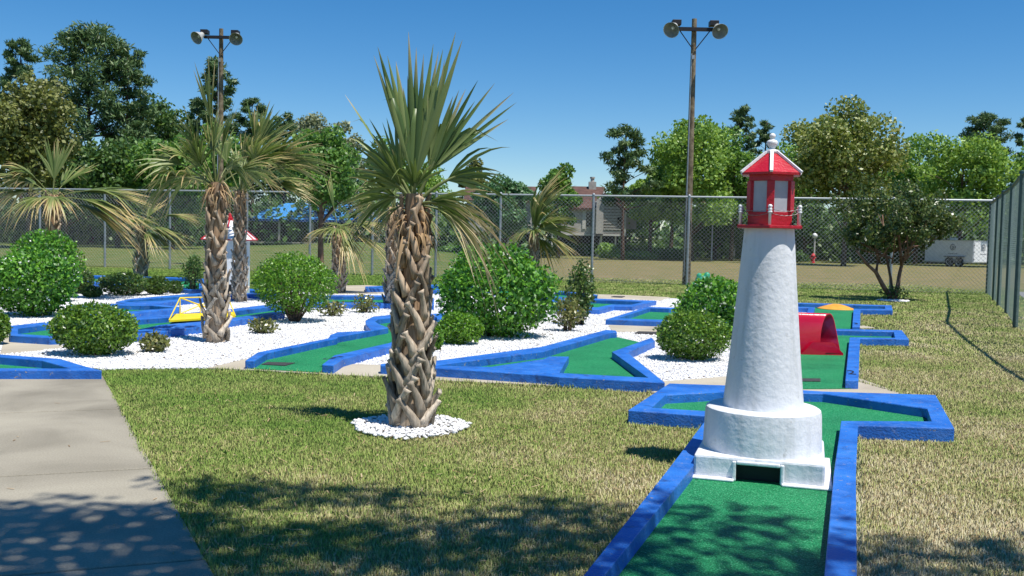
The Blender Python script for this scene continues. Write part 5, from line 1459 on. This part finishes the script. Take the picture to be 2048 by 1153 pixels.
# globe lamps, hydrant, thin pole
for (px, py, gy, lab) in ((1628, 519, 472, 'white globe lamp on a post beside the red hydrant'), (1103, 506, 463, 'white globe lamp on a post in front of the left house')):
    Y = 76.0; X = dp(px, py, Y)[0]; gz = float(terr(X, Y)); z = dp(px, gy, Y)[2] - gz
    t = thing('globe_lamp', lab, 'lamp post', (X, Y, gz), 0, 'globe lamps beyond the field')
    b = MB(); b.lathe([(.08, 0), (.07, .1), (.06, z - .2), (.11, z - .18), (.11, z - .12)], 10); b.build('post', MT['trim'], t)
    b = MB(); b.ball((0, 0, z), .21); b.build('globe', MT['globe'], t, smooth=True)
Y = 73.0; X = dp(1626, 520, Y)[0]
t = thing('fire_hydrant', 'red fire hydrant at the far edge of the field', 'hydrant', (X, Y, 0))
b = MB(); b.lathe([(.17, 0), (.17, .06), (.12, .08), (.12, .5), (.17, .52), (.17, .57), (.13, .6), (.09, .7), (.03, .74), (.03, .79), (0, .79)], 14); b.build('body', MT['hyd'], t, smooth='auto')
for sx in (-1, 1):
    b = MB(); m = Matrix.Translation((sx * .15, 0, .4)) @ Matrix.Rotation(R(90), 4, 'Y'); b.lathe([(.07, -.06), (.07, .06)], 10, m=m); b.build('nozzle', MT['hyd'], t)
Y = 74.0; X = dp(1423, 514, Y)[0]
b = MB(); b.lathe([(.055, 0), (.04, dp(1423, 352, Y)[2]), (0, dp(1423, 351, Y)[2])], 8)
o = b.build('steel_pole', MT['galv']); o.location = (X, Y, 0); tag(o, 'thin bare steel pole at the field edge, right of the floodlight pole', 'pole')

# ------------------------------------------------------------------ loose chips and grass
def chips(P, r, seed):
    g = np.random.default_rng(seed); n = len(P)
    base = np.array([[1, 0, 0], [-1, 0, 0], [0, 1, 0], [0, -1, 0], [0, 0, .8], [0, 0, -.8]], float)
    tri = np.array([[0, 2, 4], [2, 1, 4], [1, 3, 4], [3, 0, 4], [2, 0, 5], [1, 2, 5], [3, 1, 5], [0, 3, 5]])
    a = g.uniform(0, 6.28, n); ca, sa = np.cos(a), np.sin(a)
    S = (r * g.uniform(.5, 1.3, (n, 1)))[:, None, :] * g.uniform(.55, 1.2, (n, 6, 1))
    B = base[None] * S
    B = B @ np.array([[1, .2, .15], [-.2, 1, .3], [0, -.3, 1]])
    X = B[..., 0] * ca[:, None] - B[..., 1] * sa[:, None]; Y = B[..., 0] * sa[:, None] + B[..., 1] * ca[:, None]
    V = np.stack([X + P[:, :1], Y + P[:, 1:2], B[..., 2] * .75 + P[:, 2:3]], 2).reshape(-1, 3)
    F = (tri[None] + (np.arange(n) * 6)[:, None, None]).reshape(-1, 3)
    return V, F


g = np.random.default_rng(77)
n = 330000
Xc = g.uniform(-9.5, 4.6, n); Yc = 9.5 + 16 * g.uniform(0, 1, n) ** 1.5
ok = inpoly(Xc, Yc, BED)
for q in HOLES + PP: ok &= ~inpoly(Xc, Yc, q)
ok &= ~inpoly(Xc, Yc, SIDEWALK)
P = np.stack([Xc, Yc, np.full(n, .014)], 1)[ok][:90000]
V, F = chips(P, .019, 2)
setting(tag(obj_np('white_chips', V, F, MT['pebble']), 'white marble chips covering the course beds', 'gravel'), 'stuff')
pc = gp(821, 856)
PEB_RINGS.append((pc[0], pc[1], .475, 1500, .022))
for k, (x, y, r_, n, sz) in enumerate(PEB_RINGS):
    a = g.uniform(0, 6.28, n); rr = r_ * np.sqrt(g.uniform(0, 1, n)) * (1 + .05 * np.sin(a * 3) + .03 * np.sin(a * 7))
    P = np.stack([x + rr * np.cos(a), y + rr * np.sin(a), np.full(n, .016) + g.uniform(0, .012, n)], 1)
    V, F = chips(P, sz, 5 + k)
    setting(tag(obj_np('white_chips', V, F, MT['pebble']), 'ring of white chips round the front palm foot' if k else 'ring of white chips round the crape myrtle foot', 'gravel'), 'stuff')
RING = [(pc[0] + .45 * math.cos(a), pc[1] + .45 * math.sin(a)) for a in np.linspace(0, 6.28, 20)]


def grass(n, xr, yr, ln, wd, seed, powr=1.6):
    g = np.random.default_rng(seed)
    Y = yr[0] + (yr[1] - yr[0]) * g.uniform(0, 1, n) ** powr
    half = Y * .60 + .6
    X = np.clip(g.uniform(-1, 1, n), -1, 1) * half
    ok = (X > xr[0]) & (X < xr[1]) & ~inpoly(X, Y, BED) & ~inpoly(X, Y, SIDEWALK) & ~inpoly(X, Y, RING)
    for q in HOLES + PP: ok &= ~inpoly(X, Y, q)
    X, Y = X[ok], Y[ok]; m = len(X)
    a = g.uniform(0, 6.28, m); tilt = g.uniform(.25, 1.25, m); L = ln * g.uniform(.5, 1.3, m); w_ = wd * g.uniform(.6, 1.3, m) * (1 + Y * .05)
    dx, dy = np.cos(a), np.sin(a); sx, sy = -dy, dx
    b0 = np.stack([X, Y, np.zeros(m)], 1); sd = np.stack([sx, sy, np.zeros(m)], 1) * w_[:, None] / 2
    mid = b0 + np.stack([dx * np.sin(tilt * .5), dy * np.sin(tilt * .5), np.cos(tilt * .5)], 1) * (L * .55)[:, None]
    tip = mid + np.stack([dx * np.sin(tilt * 1.2), dy * np.sin(tilt * 1.2), np.cos(tilt * 1.2)], 1) * (L * .5)[:, None]
    V = np.stack([b0 - sd, b0 + sd, mid + sd * .8, mid - sd * .8, tip], 1).reshape(-1, 3)
    k = (np.arange(m) * 5)[:, None]
    F = np.concatenate([k + np.array([[0, 1, 2]]), k + np.array([[0, 2, 3]]), k + np.array([[3, 2, 4]])])
    return V, F


V, F = grass(700000, (-6, 9.5), (3.2, 17), .027, .0036, 1)
setting(tag(obj_np('grass', V, F, MT['blades']), 'short mixed green and straw coloured lawn grass', 'grass'), 'stuff')
V, F = grass(430000, (-25, 16), (14, 38), .034, .0060, 2, 1.15)
setting(tag(obj_np('grass', V, F, MT['blades']), 'lawn grass farther back along the fences', 'grass'), 'stuff')


def edge_grass(lines, per_m, ln, seed, spread=.05):
    g = np.random.default_rng(seed); PX = []; PY = []
    for ln_ in lines:
        for (x1, y1), (x2, y2) in zip(ln_[:-1], ln_[1:]):
            L = math.hypot(x2 - x1, y2 - y1); m = int(L * per_m); u = g.uniform(0, 1, m)
            clump = .5 + .5 * np.sin(u * L * 5.3 + x1) * np.sin(u * L * 13.1 + y1)
            u = u[g.uniform(0, 1, m) < .25 + .75 * clump]; m = len(u)
            PX.append(x1 + (x2 - x1) * u + g.normal(0, spread, m)); PY.append(y1 + (y2 - y1) * u + g.normal(0, spread, m))
    X = np.concatenate(PX); Y = np.concatenate(PY); m = len(X)
    a = g.uniform(0, 6.28, m); tilt = g.uniform(.15, 1.1, m); L = ln * g.uniform(.4, 1.4, m); w_ = .0045 * g.uniform(.7, 1.3, m) * (1 + Y * .04)
    dx, dy = np.cos(a), np.sin(a); b0 = np.stack([X, Y, np.zeros(m)], 1); sd = np.stack([-dy, dx, np.zeros(m)], 1) * w_[:, None] / 2
    mid = b0 + np.stack([dx * np.sin(tilt * .5), dy * np.sin(tilt * .5), np.cos(tilt * .5)], 1) * (L * .55)[:, None]
    tip = mid + np.stack([dx * np.sin(tilt * 1.3), dy * np.sin(tilt * 1.3), np.cos(tilt * 1.3)], 1) * (L * .5)[:, None]
    V = np.stack([b0 - sd, b0 + sd, mid + sd * .8, mid - sd * .8, tip], 1).reshape(-1, 3); k = (np.arange(m) * 5)[:, None]
    return V, np.concatenate([k + np.array([[0, 1, 2]]), k + np.array([[0, 2, 3]]), k + np.array([[3, 2, 4]])])


EDGES = [[gp(*p) for p in q] for q in (
    [(212, 758), (301, 938), (434, 1153), (520, 1290)], [(430, 742), (520, 745), (640, 752), (768, 758), (879, 765), (1314, 785), (1290, 790)],
    [(1795, 789), (1700, 762), (1720, 764)], [(1257, 832), (1415, 845), (1340, 948), (1165, 1165)], [(1716, 1153), (1716, 950), (1720, 868), (1908, 884)], [(1911, 880), (1873, 800), (1800, 792)],
    [(1720, 762), (1722, 684), (1819, 687), (1806, 664)], [(1721, 655), (1723, 625), (1786, 626)])]
V, F = edge_grass(EDGES, 520, .050, 31, .013)
setting(tag(obj_np('grass', V, F, MT['blades']), 'ragged unmown grass along the kerbs and pavement edges', 'grass'), 'stuff')
# wind blown straw and leaf litter on the near lawn and pavement
g = np.random.default_rng(41); m = 2600
Yl = g.uniform(3.6, 9.5, m); Xl = g.uniform(-1, 1, m) * Yl * .6
ok = ~inpoly(Xl, Yl, BED)
for q in HOLES[:2] + PP: ok &= ~inpoly(Xl, Yl, q)
onp = inpoly(Xl, Yl, SIDEWALK); ok &= ~onp | (g.uniform(0, 1, m) < .05)
Xl, Yl, onp = Xl[ok], Yl[ok], onp[ok]; m = len(Xl)
a = g.uniform(0, 6.28, m); L = g.uniform(.02, .075, m); w_ = g.uniform(.002, .004, m); z = np.where(onp, .027, g.uniform(.018, .032, m))
c0 = np.stack([Xl, Yl, z], 1); d_ = np.stack([np.cos(a), np.sin(a), g.normal(0, .12, m) * ~onp], 1) * L[:, None] / 2; n_ = np.stack([-np.sin(a), np.cos(a), np.zeros(m)], 1) * w_[:, None]
V = np.stack([c0 - d_ - n_, c0 + d_ - n_, c0 + d_ + n_, c0 - d_ + n_], 1).reshape(-1, 3)
setting(tag(obj_np('straw_litter', V, np.arange(4 * m).reshape(-1, 4), MT['dead']), 'dry straw scattered over the near lawn', 'litter'), 'stuff')
